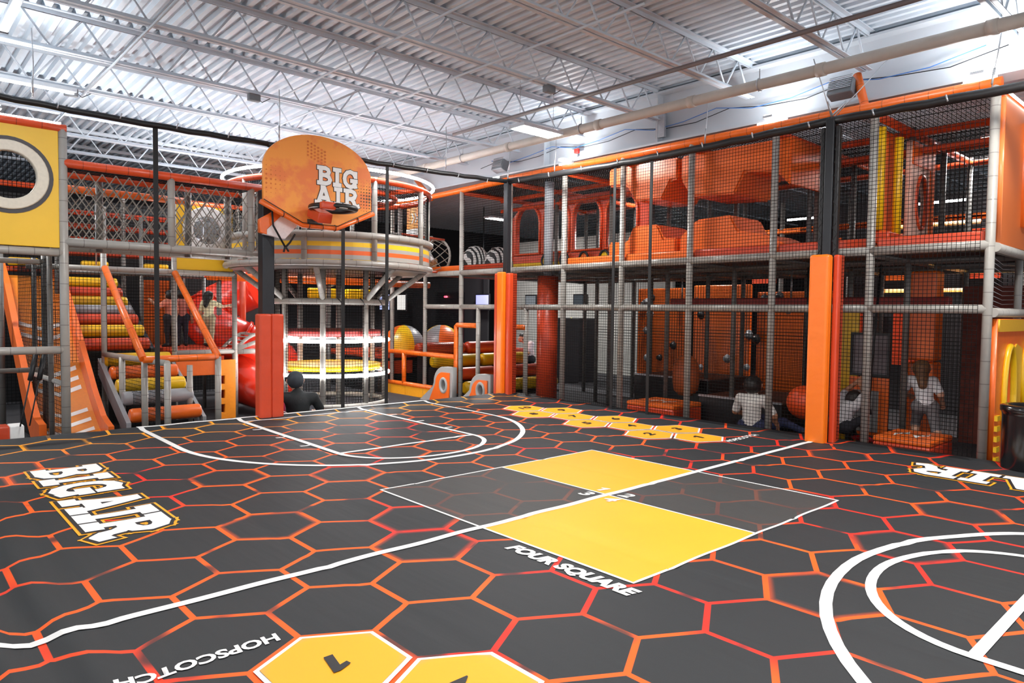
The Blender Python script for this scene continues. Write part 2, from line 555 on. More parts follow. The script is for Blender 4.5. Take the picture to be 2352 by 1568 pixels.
def hexmat(name, base, lineA, lineB, strength):
    m = mat(name, base, 0.62, noise=0, spec=0.35)
    nt = m.node_tree
    N, Lk = nt.nodes, nt.links
    b = N['Principled BSDF']

    def math_(op, a, b_=None, c=None):
        n = N.new('ShaderNodeMath'); n.operation = op
        for i, q in enumerate((a, b_, c)):
            if q is None:
                continue
            if isinstance(q, (int, float)):
                n.inputs[i].default_value = q
            else:
                Lk.new(q, n.inputs[i])
        return n.outputs[0]

    tc = N.new('ShaderNodeTexCoord')
    sp = N.new('ShaderNodeSeparateXYZ'); Lk.new(tc.outputs['Object'], sp.inputs[0])
    X, Y = sp.outputs[0], sp.outputs[1]
    px = math_('ADD', math_('DIVIDE', math_('SUBTRACT', X, HCX), 2 * HX), 100.0)
    py = math_('ADD', math_('MULTIPLY', math_('SUBTRACT', Y, HCY), 0.8660254 / HY), 100 * 1.7320508)
    r3 = 1.7320508
    ax = math_('SUBTRACT', math_('MODULO', px, 1.0), 0.5)
    ay = math_('SUBTRACT', math_('MODULO', py, r3), r3 / 2)
    bx = math_('SUBTRACT', math_('MODULO', math_('ADD', px, 0.5), 1.0), 0.5)
    by = math_('SUBTRACT', math_('MODULO', math_('ADD', py, r3 / 2), r3), r3 / 2)
    la = math_('ADD', math_('MULTIPLY', ax, ax), math_('MULTIPLY', ay, ay))
    lb = math_('ADD', math_('MULTIPLY', bx, bx), math_('MULTIPLY', by, by))
    sel = math_('LESS_THAN', la, lb)
    inv = math_('SUBTRACT', 1.0, sel)
    gx = math_('ADD', math_('MULTIPLY', ax, sel), math_('MULTIPLY', bx, inv))
    gy = math_('ADD', math_('MULTIPLY', ay, sel), math_('MULTIPLY', by, inv))
    agx, agy = math_('ABSOLUTE', gx), math_('ABSOLUTE', gy)
    d = math_('MAXIMUM', agx, math_('ADD', math_('MULTIPLY', agx, 0.5), math_('MULTIPLY', agy, 0.8660254)))
    e = math_('SUBTRACT', 0.5, d)                       # distance to the cell edge
    idx, idy = math_('ROUND', math_('MULTIPLY', math_('SUBTRACT', px, gx), 2.0)), math_('ROUND', math_('MULTIPLY', math_('SUBTRACT', py, gy), 2 / r3))
    cb = N.new('ShaderNodeCombineXYZ'); Lk.new(idx, cb.inputs[0]); Lk.new(idy, cb.inputs[1])
    wn = N.new('ShaderNodeTexWhiteNoise'); wn.noise_dimensions = '2D'; Lk.new(cb.outputs[0], wn.inputs[0])
    rnd = wn.outputs['Value']

    def sstep(val, lo, hi, out0=0.0, out1=1.0):
        n = N.new('ShaderNodeMapRange'); n.interpolation_type = 'SMOOTHSTEP'
        Lk.new(val, n.inputs[0])
        n.inputs[1].default_value, n.inputs[2].default_value = lo, hi
        n.inputs[3].default_value, n.inputs[4].default_value = out0, out1
        return n.outputs[0]
    nz = N.new('ShaderNodeTexNoise'); nz.inputs['Scale'].default_value = 0.9; nz.inputs['Detail'].default_value = 1
    Lk.new(tc.outputs['Object'], nz.inputs['Vector'])
    nz2 = N.new('ShaderNodeTexNoise'); nz2.inputs['Scale'].default_value = 2.6; nz2.inputs['Detail'].default_value = 1
    Lk.new(tc.outputs['Object'], nz2.inputs['Vector'])
    fade = sstep(nz2.outputs['Fac'], 0.32, 0.43, 0.12, 1.0)
    line = math_('MULTIPLY', sstep(e, 0.024, 0.030, 1.0, 0.0), fade)
    gl = math_('MULTIPLY', sstep(e, 0.0, 0.09, 0.55, 0.0), math_('GREATER_THAN', rnd, 0.88))
    mask = math_('MULTIPLY', math_('MAXIMUM', line, gl), strength)
    # printed colour drifts from red through orange to yellow along the far left edge
    c1 = N.new('ShaderNodeMix'); c1.data_type = 'RGBA'
    c1.inputs[6].default_value, c1.inputs[7].default_value = lineB, lineA
    Lk.new(math_('MULTIPLY', sstep(nz.outputs['Fac'], 0.36, 0.5), sstep(math_('SUBTRACT', X, math_('MULTIPLY', Y, 0.4)), 4.0, 7.0, 1.0, 0.45)), c1.inputs[0])
    c2 = N.new('ShaderNodeMix'); c2.data_type = 'RGBA'
    Lk.new(c1.outputs[2], c2.inputs[6]); c2.inputs[7].default_value = S(255, 176, 30)
    Lk.new(sstep(math_('SUBTRACT', Y, math_('MULTIPLY', X, 0.06)), 7.6, 8.7, 0.0, 0.85), c2.inputs[0])
    fin = N.new('ShaderNodeMix'); fin.data_type = 'RGBA'
    nb = N.new('ShaderNodeTexNoise'); nb.inputs['Scale'].default_value = 220
    Lk.new(tc.outputs['Object'], nb.inputs['Vector'])
    bs = N.new('ShaderNodeMix'); bs.data_type = 'RGBA'
    bs.inputs[6].default_value = [c * 0.8 for c in base[:3]] + [1]; bs.inputs[7].default_value = [c * 1.2 for c in base[:3]] + [1]
    Lk.new(nb.outputs['Fac'], bs.inputs[0])
    Lk.new(mask, fin.inputs[0]); Lk.new(bs.outputs[2], fin.inputs[6])
    Lk.new(c2.outputs[2], fin.inputs[7])
    Lk.new(fin.outputs[2], b.inputs['Base Color'])
    bp = N.new('ShaderNodeBump'); bp.inputs['Strength'].default_value = 0.35; bp.inputs['Distance'].default_value = 0.012
    wv = N.new('ShaderNodeTexNoise'); wv.inputs['Scale'].default_value = 3.0
    mp = N.new('ShaderNodeMapping'); mp.inputs['Scale'].default_value = (3.2, 0.5, 1)
    Lk.new(tc.outputs['Object'], mp.inputs[0]); Lk.new(mp.outputs[0], wv.inputs['Vector'])
    Lk.new(wv.outputs['Fac'], bp.inputs['Height']); Lk.new(bp.outputs[0], b.inputs['Normal'])
    return m


MATB = hexmat('mat_print', S(41, 44, 47), S(255, 98, 22), S(226, 44, 28), 1.0)
MATG = hexmat('mat_print_dim', S(62, 62, 62), S(122, 72, 58), S(104, 60, 54), 0.7)
court = thing('court_mat', 'large black inflatable sports mat printed with orange hexagons and white court lines', 'mat')
nx, ny = 170, 170
xs = [MX0 + (MX1 - MX0) * i / nx for i in range(nx + 1)]
ys = [MY0 + (MY1 - MY0) * i / ny for i in range(ny + 1)]
vs = [(x, y, hgt(x, y)) for y in ys for x in xs]
fs = [(j * (nx + 1) + i, j * (nx + 1) + i + 1, (j + 1) * (nx + 1) + i + 1, (j + 1) * (nx + 1) + i) for j in range(ny) for i in range(nx)]
mesh_obj('mat_surface', vs, fs, MATB, court, True)
cx_, cy_ = (MX0 + MX1) / 2, (MY0 + MY1) / 2
box('mat_side', (cx_, cy_, 0.15), (MX1 - MX0 + 0.02, MY1 - MY0 + 0.02, 0.29), BLK, court, bevel=0.06)


def decal_polys(name, polys, eps, material, parent):
    b = MB()
    for n_, p in enumerate(polys):
        e = eps + n_ * 2.5e-5
        if len(p) == 4:
            A, B, C, D = p
            nu, nv = 10, 3
            vv = []
            for j in range(nv + 1):
                for i in range(nu + 1):
                    s_, t_ = i / nu, j / nv
                    q = [(A[k] * (1 - t_) + B[k] * t_) * (1 - s_) + (D[k] * (1 - t_) + C[k] * t_) * s_ for k in (0, 1)]
                    vv.append((q[0], q[1], hgt(*q) + e))
            b.add(vv, [(j * (nu + 1) + i, j * (nu + 1) + i + 1, (j + 1) * (nu + 1) + i + 1, (j + 1) * (nu + 1) + i) for j in range(nv) for i in range(nu)])
        else:
            b.add([(x, y, hgt(x, y) + e) for x, y in p], [tuple(range(len(p)))])
    o = b.build(name, material, parent)
    # keep faces upward
    for pl in o.data.polygons:
        if pl.normal.z < 0:
            pl.flip()
    return o


def ribbon(name, pts, wd, eps, material, parent, closed=False, step=0.06):
    """printed line along a path on the mat"""
    P = []
    seq = pts + ([pts[0]] if closed else [])
    for a, b_ in zip(seq, seq[1:]):
        n = max(1, int(math.hypot(b_[0] - a[0], b_[1] - a[1]) / step))
        for k in range(n):
            P.append((a[0] + (b_[0] - a[0]) * k / n, a[1] + (b_[1] - a[1]) * k / n))
    if not closed:
        P.append(seq[-1])
    N = len(P)
    vv = []
    for i in range(N):
        if closed:
            a, b_ = P[i - 1], P[(i + 1) % N]
        else:
            a, b_ = P[max(i - 1, 0)], P[min(i + 1, N - 1)]
        L = math.hypot(b_[0] - a[0], b_[1] - a[1]) or 1
        nx_, ny_ = -(b_[1] - a[1]) / L * wd / 2, (b_[0] - a[0]) / L * wd / 2
        for s in (-1, 0, 1):
            q = (P[i][0] + s * nx_, P[i][1] + s * ny_)
            vv.append((q[0], q[1], hgt(*q) + eps))
    ff = []
    for i in range(N if closed else N - 1):
        k = (i + 1) % N
        ff += [(3 * i, 3 * k, 3 * k + 1, 3 * i + 1), (3 * i + 1, 3 * k + 1, 3 * k + 2, 3 * i + 2)]
    o = mesh_obj(name, vv, ff, material, parent)
    for pl in o.data.polygons:
        if pl.normal.z < 0:
            pl.flip()
    return o


def sheet(name, x0, x1, y0, y1, eps, material, parent, n=24):
    vv = [(x0 + (x1 - x0) * i / n, y0 + (y1 - y0) * j / n) for j in range(n + 1) for i in range(n + 1)]
    ff = [(j * (n + 1) + i, j * (n + 1) + i + 1, (j + 1) * (n + 1) + i + 1, (j + 1) * (n + 1) + i) for j in range(n) for i in range(n)]
    return mesh_obj(name, [(a, b_, hgt(a, b_) + eps) for a, b_ in vv], ff, material, parent, True)


YSQ = mat('yellow_mat_print', S(246, 174, 32), 0.6, noise=0.03, nscale=2)
E1, E2, E3 = 0.0025, 0.0035, 0.0045
FX0, FXM, FX1, FY0, FYM, FY1 = 3.07, 4.405, 5.70, 2.36, 3.67, 4.97
sheet('yellow_square', FXM, FX1, FYM, FY1, E1, YSQ, court)
sheet('yellow_square', FX0, FXM, FY0, FYM, E1, YSQ, court)
sheet('dark_square', FX0, FXM, FYM, FY1, E1, MATG, court)
sheet('dark_square', FXM, FX1, FY0, FYM, E1, MATG, court)
ribbon('four_square_border', [(FX0, FY0), (FX1, FY0), (FX1, FY1), (FX0, FY1)], 0.022, E2, WHITE, court, True)
ribbon('four_square_divider', [(FXM, FY0), (FXM, FY1)], 0.02, E2, WHITE, court)
ribbon('half_court_line', [(-0.3, FYM), (8.12, FYM)], 0.058, E3, WHITE, court)
for s in (1, -1):
    F = lambda x, y: (x, y) if s == 1 else (8.82 - x, 2 * FYM - y)
    arc = [F(4.41 + 2.07 * math.cos(a), 7.71 + 2.07 * math.sin(a)) for a in [math.pi + math.pi * i / 40 for i in range(41)]]
    ribbon('three_point_line', [F(2.34, 9.2)] + arc + [F(6.48, 9.2)], 0.062, E2, WHITE, court)
    ribbon('baseline', [F(2.3, 9.2), F(6.5, 9.2)], 0.055, E3, WHITE, court)
    for x in (3.51, 5.28):
        ribbon('lane_line', [F(x, 9.2), F(x, 6.47)], 0.055, E2, WHITE, court)
    ribbon('free_throw_line', [F(3.49, 6.48), F(5.3, 6.48)], 0.055, E3, WHITE, court)
    ribbon('lane_baseline', [F(3.5, 8.98), F(5.28, 8.98)], 0.045, E3, WHITE, court)
    ribbon('free_throw_arc', [F(4.395 + 0.885 * math.cos(a), 6.48 + 0.69 * math.sin(a)) for a in [math.pi + math.pi * i / 30 for i in range(31)]], 0.055, E2, WHITE, court)
    for y in (8.36, 7.70, 7.08):
        for x0, x1 in ((3.37, 3.51), (5.28, 5.42)):
            ribbon('lane_tick', [F(x0, y), F(x1, y)], 0.04, E2, WHITE, court)


def mat_text(s, size, x, y, ang, eps, material, parent, shear=0.0, offset=0.0, sx=1.0, name='lettering'):
    if s == '1':
        me = bpy.data.meshes.new('numeral')
        P_ = [(-0.06, -0.36), (0.11, -0.36), (0.11, 0.36), (-0.02, 0.36), (-0.24, 0.22), (-0.2, 0.08), (-0.06, 0.14)]
        me.from_pydata([((px_ + py_ * shear) * size, py_ * size, 0) for px_, py_ in P_], [], [tuple(range(7))])
    else:
        me = text_mesh(s, size, shear, offset)
    ca, sa = math.cos(ang), math.sin(ang)
    for v_ in me.vertices:
        a, b_ = v_.co.x * sx, v_.co.y
        wx, wy = x + a * ca - b_ * sa, y + a * sa + b_ * ca
        v_.co = (wx, wy, hgt(wx, wy) + eps)
    me.name = name
    me.materials.clear(); me.materials.append(material)
    return link(bpy.data.objects.new(name, me), parent)


# hopscotch hexagons sit in lattice cells
hopm = mat('hopscotch_yellow', S(252, 184, 30), 0.6, noise=0)
nt = hopm.node_tree
tcx = nt.nodes.new('ShaderNodeTexCoord')
vl = nt.nodes.new('ShaderNodeVectorMath'); vl.operation = 'LENGTH'
nt.links.new(tcx.outputs['Object'], vl.inputs[0])
mr = nt.nodes.new('ShaderNodeMapRange'); mr.interpolation_type = 'SMOOTHSTEP'
mr.inputs[1].default_value, mr.inputs[2].default_value = 0.25, 0.37
nt.links.new(vl.outputs['Value'], mr.inputs[0])
mx = nt.nodes.new('ShaderNodeMix'); mx.data_type = 'RGBA'
mx.inputs[6].default_value, mx.inputs[7].default_value = S(250, 174, 26), S(170, 146, 130)
nt.links.new(mr.outputs[0], mx.inputs[0])
nt.links.new(mx.outputs[2], nt.nodes['Principled BSDF'].inputs['Base Color'])


def hexpoly(sc_):
    a = HY * 2 / 3
    return [(0, a * sc_), (HX * sc_, a / 2 * sc_), (HX * sc_, -a / 2 * sc_), (0, -a * sc_), (-HX * sc_, -a / 2 * sc_), (-HX * sc_, a / 2 * sc_)]


def hop(ix, iy, num, ang):
    X_, Y_ = HCX + HX * ix, HCY + HY * iy
    z0 = hgt(X_, Y_)

    def poly(sc_, eps):
        P = hexpoly(sc_)
        ring = []
        for k in range(6):
            for q in range(4):
                t_ = q / 4
                ring.append((P[k][0] * (1 - t_) + P[(k + 1) % 6][0] * t_, P[k][1] * (1 - t_) + P[(k + 1) % 6][1] * t_))
        vv, ff, R_ = [(0, 0, eps)], [], 7
        for r_ in range(1, R_ + 1):
            vv += [(a * r_ / R_, b_ * r_ / R_, hgt(X_ + a * r_ / R_, Y_ + b_ * r_ / R_) - z0 + eps) for a, b_ in ring]
        ff += [(0, 1 + (k + 1) % 24, 1 + k) for k in range(24)]
        for r_ in range(R_ - 1):
            o_ = 1 + r_ * 24
            ff += [(o_ + k, o_ + (k + 1) % 24, o_ + 24 + (k + 1) % 24, o_ + 24 + k) for k in range(24)]
        return vv, ff
    vv, ff = poly(0.96, 0.005)
    o = mesh_obj('hopscotch_hexagon', vv, ff, WHITE, court); o.location = (X_, Y_, z0)
    vv, ff = poly(0.885, 0.0075)
    mesh_obj('yellow_field', vv, ff, hopm, o)
    t_ = mat_text(num, 0.2, X_, Y_, ang, 0.012, BPRINT, None, 0.15, 0.006, 1.25, 'numeral')
    t_.data.transform(Matrix.Translation((-X_, -Y_, -z0)))
    t_.parent = o
    for p in list(o.data.polygons):
        if p.normal.z < 0:
            p.flip()


for k, (ix, iy) in enumerate(((15, 5), (14, 6), (16, 6), (15, 7), (14, 8), (16, 8), (15, 9), (14, 10), (16, 10), (15, 11))):
    hop(ix, iy, str(k + 1), 0.0)
for k, (ix, iy) in enumerate(((-5, 1), (-4, 0), (-6, 0))):
    hop(ix, iy, str(k + 1), math.pi)
mat_text('HOPSCOTCH', 0.115, 7.63, 4.30, 0.0, E3, WHITE, court, 0.15, 0.004, 1.0)
mat_text('HOPSCOTCH', 0.105, 1.0, 3.02, math.pi, E3, WHITE, court, 0.1, 0.004, 1.05)
mat_text('FOUR SQUARE', 0.135, 2.95, 2.76, -math.pi / 2, E3, WHITE, court, 0.2, 0.008, 1.08)
for n_, x, y in (('1', 4.51, 3.80), ('2', 4.50, 3.55), ('3', 4.29, 3.80), ('4', 4.30, 3.55)):
    mat_text(n_, 0.17, x, y, -math.pi / 2, 0.006, WHITE, court, 0.15, 0.006, 1.2, 'numeral')

YOUT = mat('yellow_outline_print', S(250, 170, 30), 0.6, noise=0.02)


def mat_slab(word, x, y, ang, h, wdt, parent):
    """slab lettering: (x,y) = lower-left corner of the word, reading direction ang"""
    ca, sa = math.cos(ang), math.sin(ang)
    for nm, add, eps, mm in (('letter_outline', 0.115, 0.003, YOUT), ('letter_black_outline', 0.075, 0.0055, BPRINT), ('lettering', 0.025, 0.008, WHITE)):  # print layers: yellow rim, black outline, white letters
        polys, W = slab_word(word, add)
        P2 = []
        for p in polys:
            P2.append([(x + (px_ * wdt / W) * ca - (py_ * h) * sa, y + (px_ * wdt / W) * sa + (py_ * h) * ca) for px_, py_ in p])
        decal_polys(nm, P2, eps, mm, parent)


mat_slab('BIG', 1.0, 7.42, -math.pi / 2, 0.5, 1.14, court)
mat_slab('AIR', 1.0, 6.17, -math.pi / 2, 0.5, 1.2, court)
mat_slab('BIG', 7.75, -0.02, math.pi / 2, 0.5, 1.14, court)
mat_slab('AIR', 7.75, 1.22, math.pi / 2, 0.5, 1.2, court)
# ================================================================== court netting: posts, pads, top tube, straps, net
NX, NYF = 8.25, 9.24
PADTOP = 2.52
en = thing('court_net_enclosure', 'black net enclosure on padded posts around the court mat', 'net')


def wrinkled_pad(name, c, d, material, parent):
    return box(name, c, d, material, parent, bevel=0.03)


def net_post(x, y, ztop, faces):
    p = box('post', (x, y, (ztop + 0.3) / 2), (0.1, 0.1, ztop - 0.3), BSTEEL, en, bevel=0.008)
    return p


# corner post with three-sided pad
net_post(NX, NYF, 4.14, 0)
box('post_pad', (NX - 0.1, NYF + 0.02, 1.42), (0.1, 0.15, 2.24), ORB, en, bevel=0.02)
box('post_pad', (NX - 0.06, NYF + 0.14, 1.41), (0.15, 0.08, 2.22), RDV, en, bevel=0.02)
box('post_pad', (NX + 0.02, NYF - 0.11, 1.41), (0.2, 0.09, 2.22), RDV, en, bevel=0.02)
tube('lace', [(NX - 0.055 + 0.012 * (-1) ** i, NYF - 0.055 + 0.03 * (-1) ** i, 2.6 + i * 0.06) for i in range(25)], 0.003, STRAP, en, 5)
# half-court post on the right
net_post(NX, 3.62, 4.12, 0)
box('post_pad', (NX - 0.12, 3.64, 1.42), (0.13, 0.23, 2.26), ORB, en, bevel=0.03)
box('post_pad', (NX + 0.03, 3.50, 1.42), (0.16, 0.07, 2.26), RDV, en, bevel=0.02)
for dy in (-0.085, 0.085):
    box('side_batten', (NX, 3.62 + dy, 3.28), (0.07, 0.05, 1.5), BLK, en, bevel=0.01)
    tube('lace', [(NX - 0.04, 3.62 + dy + 0.025 * (-1) ** i, 2.56 + i * 0.075) for i in range(20)], 0.003, STRAP, en, 5)
# post beyond the right edge of the view
net_post(NX, -1.9, 4.1, 0)
box('post_pad', (NX - 0.12, -1.9, 1.42), (0.13, 0.23, 2.26), ORB, en, bevel=0.03)
# rounded top sleeve, slightly sagging between posts


def sag(a, b_, n, s):
    a, b_ = Vector(a), Vector(b_)
    return [a.lerp(b_, i / n) + Vector((0, 0, -s * math.sin(math.pi * i / n) + 0.006 * math.sin(i * 2.7))) for i in range(n + 1)]


tube('top_sleeve', sag((NX, NYF, 4.12), (NX, 3.62, 4.1), 22, 0.045), 0.05, BLK, en, 10)
tube('top_sleeve', sag((NX, 3.62, 4.1), (NX, -1.9, 4.12), 22, 0.03), 0.05, BLK, en, 10)
tube('top_sleeve', sag((NX, NYF, 4.12), (3.94, NYF, 4.05), 18, 0.03), 0.036, BLK, en, 10)
tube('top_sleeve', sag((3.94, NYF, 4.05), (-0.6, NYF, 4.14), 18, 0.05), 0.036, BLK, en, 10)
for i in range(14):
    y = 8.9 - i * 0.72
    tube('snap_hook', [(NX - 0.045, y, 4.06), (NX - 0.045, y + 0.02, 4.13)], 0.009, GSTEEL, en, 6)
for i in range(13):
    x = 0.3 + i * 0.62
    tube('snap_hook', [(x, NYF - 0.04, 4.03), (x + 0.02, NYF - 0.04, 4.1)], 0.008, GSTEEL, en, 6)
# vertical webbing straps
for x in (2.55, 5.06, 5.80):
    b = MB(); b.box((0, 0, 0), (0.055, 0.008, 3.68))
    o = b.build('strap', STRAP, en); o.location = (x, NYF, 2.22)
for y in (6.42, 6.97 - 0.42 + 0.46, 5.72 + 0.52):
    pass
for y in (6.83, 6.16):
    b = MB(); b.box((0, 0, 0), (0.008, 0.05, 3.66))
    o = b.build('strap', STRAP, en); o.location = (NX, y, 2.22)
# the net itself on the right side (knotted cord)
for (ya, yb) in ((9.12, 6.2), (6.2, 3.72), (3.5, 2.1)):
    net('net', (NX + 0.02, ya, 0.42), (0, yb - ya, 0), (0, 0, 3.64), 0.042, en, 0.0026)
# chains up to the roof
for (x, y, x2, y2, z2) in ((NX, 3.62, 8.02, 3.75, 4.78), (NX, 3.62, 8.7, 3.2, 4.8), (NX, 5.3, 8.3, 5.3, 4.8), (NX, 8.1, 8.28, 8.1, 4.8), (NX, NYF, 8.3, NYF, 4.8), (NX, 2.05, 8.35, 2.0, 4.8), (1.32, NYF, 1.32, NYF, 4.85), (4.1, NYF, 4.1, NYF, 4.8), (6.9, NYF, 6.9, NYF, 4.82)):
    tube('hanger_cable', [(x, y, 4.12), ((x + x2) / 2 + 0.01, (y + y2) / 2, (4.12 + z2) / 2), (x2, y2, z2)], 0.006, GSTEEL, en, 6)
    tube('turnbuckle', [(x, y, 4.16), (x + (x2 - x) * 0.25, y + (y2 - y) * 0.25, 4.16 + (z2 - 4.16) * 0.25)], 0.011, GSTEEL, en, 6)

# ================================================================== basketball hoop
hp = thing('basketball_hoop', 'basketball hoop with rounded orange BIG AIR backboard on a black padded post', 'hoop')
PX, PY = 3.94, 9.3
box('post', (PX, PY, 1.72), (0.165, 0.165, 3.44), BSTEEL, hp, bevel=0.012)
box('post_arm', (4.3, 9.18, 3.35), (0.75, 0.12, 0.14), BSTEEL, hp, bevel=0.01)
box('post_arm', (4.54, 9.08, 3.55), (0.5, 0.14, 0.5), BSTEEL, hp, bevel=0.01)
PADR = mat('red_orange_pad', S(214, 74, 40), 0.45, noise=0.05, nscale=6, bump=0.35, bscale=7)
box('post_pad', (PX - 0.085, PY - 0.1, 1.03), (0.17, 0.17, 1.5), PADR, hp, bevel=0.025)
box('post_pad', (PX + 0.085, PY - 0.1, 1.03), (0.17, 0.17, 1.5), PADR, hp, bevel=0.025)
BY = 8.95
OB = [(3.75, 3.74), (3.75, 3.23), (4.28, 2.99), (4.78, 2.99), (5.33, 3.23), (5.33, 3.68)]
arcp = []
for i in range(1, 26):
    a = -0.02 + (math.pi + 0.0) * i / 26
    arcp.append((4.54 + 0.79 * math.cos(a), 3.70 + 0.5 * math.sin(a)))
bb = panel('backboard', OB + arcp, [], 0.04, MY(BY), OPRINT, hp, 0.004)
# orange print: lighter field, darker splatter
nt = OPRINT.node_tree
N, Lk = nt.nodes, nt.links
bsdf = N['Principled BSDF']
tc = N.new('ShaderNodeTexCoord')
nz = N.new('ShaderNodeTexNoise'); nz.inputs['Scale'].default_value = 2.6; nz.inputs['Detail'].default_value = 6; nz.inputs['Roughness'].default_value = 0.6
Lk.new(tc.outputs['Object'], nz.inputs['Vector'])
rp = N.new('ShaderNodeValToRGB')
rp.color_ramp.elements[0].position, rp.color_ramp.elements[0].color = 0.40, S(240, 130, 66)
rp.color_ramp.elements[1].position, rp.color_ramp.elements[1].color = 0.52, S(250, 158, 66)
Lk.new(nz.outputs['Fac'], rp.inputs[0]); Lk.new(rp.outputs[0], bsdf.inputs['Base Color'])
ofs = BY - 0.0265


def wall_polys(name, polys, y, material, parent):
    b = MB()
    for n_, p in enumerate(polys):
        b.add([(q[0], y - n_ * 2e-5, q[1]) for q in p], [tuple(range(len(p)))])
    o = b.build(name, material, parent)
    for pl in o.data.polygons:
        if pl.normal.y > 0:
            pl.flip()
    return o


for word, x0, z0, h_, wd in (('BIG', 4.49, 3.55, 0.255, 0.62), ('AIR', 4.46, 3.285, 0.255, 0.68)):
    for nm, add, dy, mm in (('letter_outline', 0.055, 0.0, BPRINT), ('lettering', 0.022, 0.004, WHITE)):
        polys, W = slab_word(word, add)
        wall_polys(nm, [[(x0 + p[0] * wd / W, z0 + p[1] * h_) for p in q] for q in polys], ofs - dy, mm, bb)
# printed halftone dots
dk = mat('dark_orange_print', S(216, 112, 44), 0.5, noise=0)
bk = mat('brown_print', S(92, 66, 44), 0.5, noise=0)
polys = []
for i in range(5):
    for j in range(9):
        r_ = 0.017 * max(0.25, 1 - abs(j - 4) / 5.0) * (1 - i * 0.14)
        polys.append(ell(3.785 + i * 0.062, 3.30 + j * 0.058, r_, r_, 8))
for i in range(6):
    for j in range(5):
        polys.append(ell(4.36 + i * 0.05, 3.92 + j * 0.045 - i * 0.02, 0.015, 0.015, 8))
stuff(wall_polys('print_dots', polys, ofs, dk, bb))
polys = []
for i in range(6):
    for j in range(11):
        r_ = 0.019 * max(0.2, 1 - abs(j - 4) / 6.5) * (1 - i * 0.13)
        if not (i > 3 and 2 < j < 6):
            polys.append(ell(5.305 - i * 0.045, 3.26 + j * 0.044, r_, r_, 8))
stuff(wall_polys('print_dots', polys, ofs - 0.0003, bk, bb))
# rolled orange edge padding with black ties
tube('edge_padding', [(3.70, BY - 0.03, 3.23), (4.28, BY - 0.03, 2.97), (4.78, BY - 0.03, 2.97), (5.37, BY - 0.03, 3.235)], 0.032, ORV, hp, 12)
tube('tie_cord', [(3.74, BY - 0.05, 3.26), (4.27, BY - 0.06, 3.005), (4.79, BY - 0.06, 3.005), (5.32, BY - 0.05, 3.265)], 0.006, BLK, hp, 5)
for (x, z) in ((4.0, 3.1), (4.36, 2.975), (4.56, 2.97), (4.75, 2.975), (5.1, 3.11)):
    tube('tie', [(x + 0.004, BY - 0.03 + 0.042 * math.cos(a), z + 0.042 * math.sin(a)) for a in [2 * math.pi * i / 14 for i in range(15)]], 0.005, BLK, hp, 5)
# padded oblong rim
rimc = (4.575, 8.62, 3.2)
rim = tube('rim', [(rimc[0] + 0.29 * math.copysign(abs(math.cos(a)) ** 0.8, math.cos(a)), rimc[1] + 0.25 * math.sin(a), rimc[2]) for a in [2 * math.pi * i / 36 for i in range(36)]], 0.04, BLK, hp, 14, True)
tube('rim_piping', [(rimc[0] + 0.325 * math.cos(a), rimc[1] + 0.28 * math.sin(a), rimc[2] - 0.022) for a in [2 * math.pi * i / 36 for i in range(36)]], 0.005, WHITE, rim, 6, True)
box('rim_bracket', (4.42, 8.7, 3.1), (0.2, 0.34, 0.14), RDV, hp, bevel=0.015, rx=0.35)
box('rim_pad', (4.38, 8.4, 3.19), (0.2, 0.1, 0.1), RDV, hp, bevel=0.02)
box('mount_plate', (4.46, 8.93, 3.03), (0.22, 0.03, 0.07), DGREY, hp)
# loose pad and knotted strap hanging behind the board
panel('loose_pad', [(3.80, 3.02), (4.03, 3.14), (4.3, 3.0), (4.12, 2.80), (3.83, 2.84)], [], 0.05, MY(9.14), mat('white_pad', S(236, 226, 226), 0.5), hp, 0.008)
panel('loose_pad_cover', [(3.78, 3.02), (4.0, 3.16), (4.06, 3.1), (3.86, 2.9), (3.86, 2.84), (3.78, 2.86)], [], 0.07, MY(9.14), ORV, hp, 0.008)
for pts in ([(3.92, 9.06, 3.14), (3.93, 9.05, 2.95), (4.09, 9.04, 2.68)], [(4.24, 9.06, 2.86), (4.16, 9.05, 2.74), (4.1, 9.04, 2.68)], [(4.09, 9.04, 2.68), (4.07, 9.04, 2.61)], [(4.1, 9.04, 2.68), (4.14, 9.04, 2.62)]):
    tube('strap', pts, 0.014, STRAP, hp, 6)
# ================================================================== left: panel frame, rope walkway, roller stairs
LED = glow('led_white', (0.96, 0.98, 1, 1), 22.0)
pf = thing('panel_frame', 'grey tube play frame with a yellow porthole panel at the left edge', 'play frame')
for (x, y, zt) in ((1.65, 9.6, 3.9), (0.45, 9.6, 3.9), (1.65, 10.9, 2.6), (0.45, 10.9, 2.6), (1.35, 12.4, 2.6)):
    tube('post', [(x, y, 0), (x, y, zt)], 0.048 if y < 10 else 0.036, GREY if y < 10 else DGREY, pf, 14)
for z in (2.47, 1.34):
    tube('rail', [(0.45, 9.6, z), (1.65, 9.6, z)], 0.045, GREY, pf, 14)
tube('rail', [(1.65, 9.6, 0.93), (1.55, 12.4, 0.93)], 0.032, GREY, pf, 12)
tube('rail', [(0.45, 10.9, 1.02), (1.65, 10.9, 1.02)], 0.032, DGREY, pf, 12)
tube('rail', [(0.45, 10.9, 2.42), (1.65, 10.9, 2.42)], 0.036, GREY, pf, 12)
tube('top_tube', [(0.3, 9.6, 3.9), (1.69, 9.6, 3.9)], 0.05, RED, pf, 14)
for (x, y) in ((1.6, 10.2), (1.62, 11.5)):
    tube('post', [(x, y, 0), (x, y, 2.5)], 0.03, DGREY, pf, 12)
HC = (1.13, 3.30)
panel('porthole_panel', [(0.48, 2.53), (1.60, 2.53), (1.60, 3.86), (0.48, 3.86)], [ell(HC[0], HC[1], 0.285, 0.285, 36)], 0.04, MY(9.6), YPRINT, pf, 0.006)
